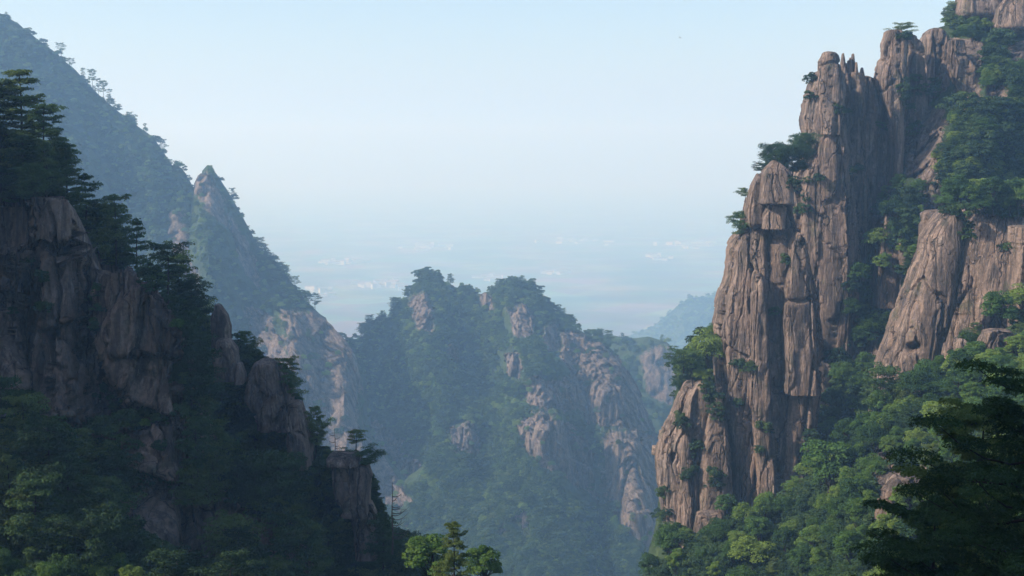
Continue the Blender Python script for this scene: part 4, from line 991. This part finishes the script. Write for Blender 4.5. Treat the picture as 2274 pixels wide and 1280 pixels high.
# shrubs on the ledges and in the cracks of the right cliff, placed one by one where the photograph shows them
LEDGE = [('shrub in the cleft between the egg-shaped boulder and the tall wall', [(1790, 430, 30, 6), (1780, 470, 20, 4), (1750, 590, 7, 2)]),
         ('shrub on the ledge with pines above the egg-shaped boulder', [(1740, 352, 22, 6), (1780, 345, 12, 4)]),
         ('shrub high on the shaded tall wall below the thin spikes', [(1880, 250, 14, 2), (1900, 380, 12, 3)]),
         ('shrub on the left edge of the head of the tall wall', [(1806, 186, 4, 1), (1800, 226, 4, 1)]),
         ('shrub in the shaded gully halfway up beside the tall wall', [(1905, 640, 22, 12), (1900, 690, 24, 12), (1930, 590, 18, 8), (1960, 480, 16, 8), (1985, 520, 20, 8), (1945, 550, 14, 6), (1870, 820, 26, 12)]),
         ('shrub in a vertical crack on the face of the main pillar', [(1640, 900, 10, 2), (1672, 830, 9, 2), (1640, 820, 8, 2), (1720, 700, 6, 1), (1700, 960, 8, 2), (1690, 1000, 10, 3)]),
         ('shrub in the seam between the low spur and the main pillar', [(1585, 890, 12, 4), (1580, 930, 12, 3), (1600, 1080, 16, 5), (1570, 860, 14, 4)]),
         ('shrub on the face of the low spur', [(1540, 1000, 12, 4), (1530, 1060, 10, 3), (1520, 950, 8, 2), (1500, 880, 8, 3)]),
         ('shrub hanging down the outer left edge of the low spur', [(1480, 1100, 12, 5), (1478, 1150, 14, 5), (1475, 1190, 14, 4)]),
         ('shrub in the leafy notch above the low spur', [(1545, 800, 18, 6), (1560, 770, 16, 5), (1530, 830, 12, 4)]),
         ('shrub on the shaded right foot of the main pillar', [(1790, 990, 16, 4), (1780, 1040, 16, 4)]),
         ('shrub on top of the second rock pillar', [(2015, 90, 14, 5), (1960, 290, 10, 2)]),
         ('shrub on the broken wall right of the second pillar', [(2020, 200, 24, 8), (2010, 240, 20, 6), (2070, 210, 12, 4), (2030, 300, 16, 5)]),
         ('shrub along the rounded top of the leaning buttress', [(2110, 478, 14, 5), (2150, 478, 20, 6), (2200, 478, 22, 6), (2250, 478, 16, 5)]),
         ('shrub in a crack of the leaning buttress', [(2230, 560, 12, 2), (2150, 530, 16, 3)])]
for lab, spots in LEDGE:
    for x0, y0, r, n in spots:
        for _ in range(n):
            x, y = x0 + rs.normal(0, r * 0.6), y0 + rs.normal(0, r * 0.6)
            h = hit('right_mountain', x, y)
            if h is None: continue
            k = rs.randint(3)
            o, c = plant('s', SHRUBS[k], h[0] - Vector((0, 0, 0.5)), rs.uniform(0.6, 1.4), rs.uniform(0, 6.28), 'green ' + lab, 'shrubs on the ledges of the right-hand rock pillars', 0.15); keep_crown('s', k, c)
for x0, y0, r, n in [(95, 690, 16, 4), (100, 630, 14, 3), (215, 660, 12, 3), (220, 700, 10, 3), (215, 740, 10, 2), (270, 900, 40, 8), (300, 930, 30, 6), (230, 880, 20, 4), (360, 1000, 16, 3), (210, 1000, 14, 3), (440, 1010, 14, 3), (300, 1010, 12, 2), (70, 590, 12, 2), (25, 700, 6, 1), (620, 860, 14, 4), (600, 820, 12, 4), (500, 800, 12, 3), (650, 1180, 12, 2)]:
    for _ in range(n):
        x, y = x0 + rs.normal(0, r * 0.6), y0 + rs.normal(0, r * 0.6)
        h = hit('left_wall_and_hill', x, y)
        if h is None: continue
        k = rs.randint(3)
        o, c = plant('s', SHRUBS[k], h[0] - Vector((0, 0, 0.3)), rs.uniform(0.4, 0.8), rs.uniform(0, 6.28), 'dark shrub growing from a joint in the shaded left rock wall', 'shrubs on the left rock wall', 0.1); keep_crown('s', k, c)

# ------------------------------------------------------------------ growth too dense to count
BS = [CROWN['b'][k] for k in sorted(CROWN['b'])]; PS = [CROWN['p'][k] for k in sorted(CROWN['p'])]; SS = [CROWN['s'][k] for k in sorted(CROWN['s'])]
MIXED = BS + PS[:3] + SS
nb, npn = len(BS), 3
def mass(name, key, n, box, size, pine, only=None, rocks=(), rock_keep=0.006, mind=0, hidegroup=None, shrub=0.0, hide_h=3.0, cols=0.0, above=16):
    r2 = np.random.RandomState(len(name) * 7 + n)
    out = []
    om = Raster(only) if only is not None else None
    km = Raster(rocks) if rocks else None
    def want(x, y):
        if om is not None and om.at(x, y) > 1: return False
        if km is not None and any(km.at(x + ox, y + oy) < 1 for ox, oy in ((0, 0), (0, -above), (8, -above * 0.5), (-8, -above * 0.5))) and r2.uniform() > rock_keep: return False
        h = hit(key, x, y)
        if h is None: return False
        if h[2] != 0 and not (h[1].z > 0.62 and r2.uniform() < cols): return False
        if hidegroup and hides_rock(hidegroup, x, y, hide_h / h[0].y * F_PX, h[0].y) > 1: return False
        loc = h[0]
        u = r2.uniform()
        if u < shrub: v = nb + npn + r2.randint(len(SS)); sc = r2.uniform(0.8, 1.6) * size / 3.0; sink = 0.25 * sc
        elif u < shrub + pine: v = nb + r2.randint(npn); sc = r2.uniform(0.7, 1.2) * size / 10 * 1.15; sink = 1.6 * sc
        else: v = r2.randint(nb); sc = r2.uniform(0.65, 1.25) * size / 8.5; sink = 2.6 * sc
        out.append(((loc.x, loc.y, loc.z - sink), sc, r2.uniform(0.9, 1.35), r2.uniform(0, 6.28), int(v)))
        return True
    scatter(n, box, want, mind, r2, 12)
    return woods(name, out, MIXED)
LRm = [[(a, b) for a, b in p] for p in LR_ROCK]
mass('far_ridge_woods', 'left_ridge', 6500, (-80, 0, 1160, 1300), 5.8, 0.25, rocks=LR_ROCK, rock_keep=0.035, mind=4.5, hidegroup='left_ridge', shrub=0.2)
mass('middle_mountain_woods', 'middle_mountain', 7000, (690, 590, 1560, 1300), 5.8, 0.2, rocks=MM_ROCK, rock_keep=0.006, mind=4.5, hidegroup='middle_mountain', cols=0.15, shrub=0.25)
mass('rear_shoulder_woods', 'rear_shoulder', 800, (1240, 730, 1600, 1300), 7.0, 0.25, rocks=MS_ROCK, rock_keep=0.01, mind=5, shrub=0.2)
GULLY = [[(1390, 1420), (1440, 1225), (1470, 1110), (1492, 1150), (1500, 1260), (1430, 1420)], [(1500, 800), (1600, 720), (1600, 860), (1560, 850), (1500, 880)], [(1930, 420), (1960, 380), (2020, 380), (2050, 440), (2060, 520), (2010, 640), (1985, 720), (1960, 800), (1945, 900), (1960, 1000), (1830, 1060), (1800, 1000), (1830, 860), (1880, 800), (1880, 700), (1870, 640), (1900, 600), (1900, 480)],
         [(2040, 60), (2110, 30), (2130, 20), (2400, 60), (2400, 520), (2250, 480), (2100, 470), (2060, 430), (2050, 330), (2100, 270), (2190, 230), (2150, 100)], [(1990, 120), (2060, 130), (2050, 260), (1995, 290)], [(2060, 420), (2280, 440), (2280, 490), (2110, 500)], [(2000, 60), (2150, 10), (2150, 90), (2050, 80)]]
mass('right_mountain_woods', 'right_mountain', 1500, (1480, 10, 2340, 1200), 4.6, 0.1, only=GULLY, rocks=RM_ROCK, rock_keep=0.03, mind=8, shrub=0.3, hidegroup='right_mountain', cols=0.2)
mass('right_slope_undergrowth', 'right_slope', 1900, (1320, 700, 2340, 1420), 2.6, 0.0, rocks=RS_ROCK, rock_keep=0.03, mind=7, shrub=0.75, hidegroup='right_slope', hide_h=2.0)
mass('left_hill_undergrowth', 'left_wall_and_hill', 2200, (-60, 280, 960, 1420), 2.6, 0.15, mind=8, shrub=0.6, hidegroup='left_hill', hide_h=2.0, cols=0.25)
mass('far_hill_woods', 'far_hill', 900, (1400, 640, 1640, 860), 11.0, 0.2, mind=2.5) if 'far_hill' in SURF else None

# ------------------------------------------------------------------ dark pines close to the viewer, lower right
def big_pine(px, py_top, py_base, D, label, seed, **k):
    base, top = at(px, py_base, D), at(px, py_top, D); h = top[2] - base[2]
    T, K = make_pine(seed, h=h, **k)
    plant('p', (T, K), base, 1.0, seed * 1.7, label)
    HERO.append((px, py_top, 100))
big_pine(2350, 840, 1660, 58, 'near dark pine reaching in from the right edge with long drooping branches', 301, spread=8.2, bare=0.30, tiers=13, dens=8.5, flat=0.25, limbs=(6, 8), leaf=0.42, padr=0.66, thick=0.26, droop=0.16)
big_pine(2165, 905, 1560, 76, 'dark pine behind the near one, its top showing left of the right edge', 305, spread=5.2, bare=0.25, tiers=12, dens=5.5, flat=0.3, limbs=(6, 8), leaf=0.6, padr=0.7, thick=0.22, droop=0.14)
big_pine(2060, 1110, 1600, 70, 'low dark pine below and left of the near one at the bottom right', 309, spread=4.2, bare=0.2, tiers=7, dens=5.5, flat=0.4, limbs=(6, 8), leaf=0.6, padr=0.7, thick=0.22, droop=0.14)
NEARLEAF = make_leaf('fresh_leaves', (0.05, 0.10, 0.025), (0.10, 0.18, 0.04), (0.17, 0.26, 0.055))
for k, (px, pyt, pyb, D, lab) in enumerate(((2095, 1165, 1330, 92, 'yellow-green sapling lit beside the low dark pine at the bottom right'), (2262, 1165, 1340, 90, 'yellow-green sapling at the bottom right corner under the near pine'), (1990, 1235, 1400, 110, 'fresh green sapling at the bottom edge left of the low dark pine'))):
    base, top = at(px, pyb, D), at(px, pyt, D)
    v = make_broadleaf(320 + k, h=top[2] - base[2], w=1.7, clumps=22, per=90, leaf=0.26, mat=NEARLEAF, low=0.2)
    plant('b', v, base, 1.0, k * 2.0, lab)

# ------------------------------------------------------------------ two small birds in the air
M_BIRD = make_plain('dark_feathers', (0.02, 0.02, 0.022))
def bird(px, py, D, span, bank, label):
    o = bpy.data.objects.new('bird', None); C.objects.link(o); o.location = at(px, py, D); o.rotation_euler = (0.2, bank, 0.6)
    o['label'] = label; o['category'] = 'bird'
    s = span
    V, F = tube(np.array([(0, -.28, 0), (0, -.2, .01), (0, -.05, 0), (0, .1, 0), (0, .2, .01), (0, .27, .0)]) * s, np.array([.012, .045, .07, .06, .04, .008]) * s, 8)
    link('body', mk_mesh('body', V, F, M_BIRD), o)
    for sx in (-1, 1):
        X = np.array([0.04, 0.2, 0.36, 0.5]); ch = np.array([.17, .16, .11, .02]); zz = np.array([.02, .09, .10, .06]); sw = np.array([0, .03, 0, -.08])
        up = np.stack([sx * X, sw + ch / 2, zz], -1) * s; dn = np.stack([sx * X, sw - ch / 2, zz - .01], -1) * s; mid = np.stack([sx * X, sw, zz + .018], -1) * s
        link('wing', mk_mesh('wing', np.concatenate([up, mid, dn]), grid_faces(4, 3), M_BIRD), o)
    t = np.array([(-.03, -.22, .01), (.03, -.22, .01), (.07, -.42, 0), (-.07, -.42, 0)]) * s
    link('tail', mk_mesh('tail', t, np.array([[0, 1, 2, 3]]), M_BIRD), o)
bird(1510, 84, 110, 0.34, 0.5, 'tiny dark bird high in the sky right of centre')
bird(1003, 799, 130, 0.26, -0.4, 'tiny dark bird in front of the middle mountain')

# ------------------------------------------------------------------ hazy towns on the plain far below
M_WHITE = make_plain('white_render', (0.55, 0.54, 0.52))
M_TILE = make_plain('roof_tile', (0.25, 0.21, 0.20))
def house_meshes(w, d, h, r):
    V = np.array([(-w, -d, 0), (w, -d, 0), (w, d, 0), (-w, d, 0), (-w, -d, h), (w, -d, h), (w, d, h), (-w, d, h)], float)
    B = mk_mesh('wall', V, np.array([[0, 1, 5, 4], [1, 2, 6, 5], [2, 3, 7, 6], [3, 0, 4, 7], [4, 5, 6, 7]]), M_WHITE, False)
    e = 1.12
    V = np.array([(-w * e, -d * e, h), (w * e, -d * e, h), (w * e, d * e, h), (-w * e, d * e, h), (-w * e, 0, h + r), (w * e, 0, h + r)], float)
    Rf = mk_mesh('roof', V, np.array([[0, 1, 5, 4], [2, 3, 4, 5], [1, 2, 5, 5], [3, 0, 4, 4], [3, 2, 1, 0]])[[0, 1, 4]], M_TILE, False)
    return B, Rf
HOUSES = [house_meshes(11, 8, 11, 4), house_meshes(16, 9, 15, 4), house_meshes(9, 8, 20, 2), house_meshes(24, 12, 10, 3)]
r3 = np.random.RandomState(5)
for cx, cy_, rx_, ry_, n, lab in ((940, 550, 55, 7, 22, 'white house in the hazy town above the left peak of the middle mountain'), (850, 637, 45, 9, 30, 'white house in the hazy town just left of the left peak'), (715, 652, 25, 8, 12, 'white house in the hamlet beside the end of the left ridge'),
                         (1270, 538, 60, 7, 22, 'white house in the hazy town above the right peak of the middle mountain'), (1525, 548, 60, 6, 26, 'white house in the hazy town left of the main rock pillar'), (1100, 618, 35, 7, 16, 'white house in the hamlet between the two middle peaks'),
                         (780, 585, 60, 6, 16, 'white house in the scattered hamlet over the left ridge end'), (1240, 610, 30, 5, 8, 'white house in the hamlet right of the right peak'), (1450, 575, 40, 6, 10, 'white house in the hamlet below the town left of the main pillar')):
    for _ in range(n):
        x, y = cx + r3.normal(0, rx_ * 0.6), cy_ + r3.normal(0, ry_ * 0.5)
        d = ray(x, y); kk = (PLAIN_Z - 1) / d.z; p = d * kk
        o = bpy.data.objects.new('house', None); C.objects.link(o); o.location = p
        o.rotation_euler = (0, 0, r3.uniform(-0.5, 0.5)); s = r3.uniform(0.8, 1.5); o.scale = (s, s, s)
        o['label'] = lab; o['category'] = 'house'; o['group'] = 'white houses of the far valley towns'
        B, Rf = HOUSES[r3.randint(4)]
        link('wall', B, o); link('roof', Rf, o)
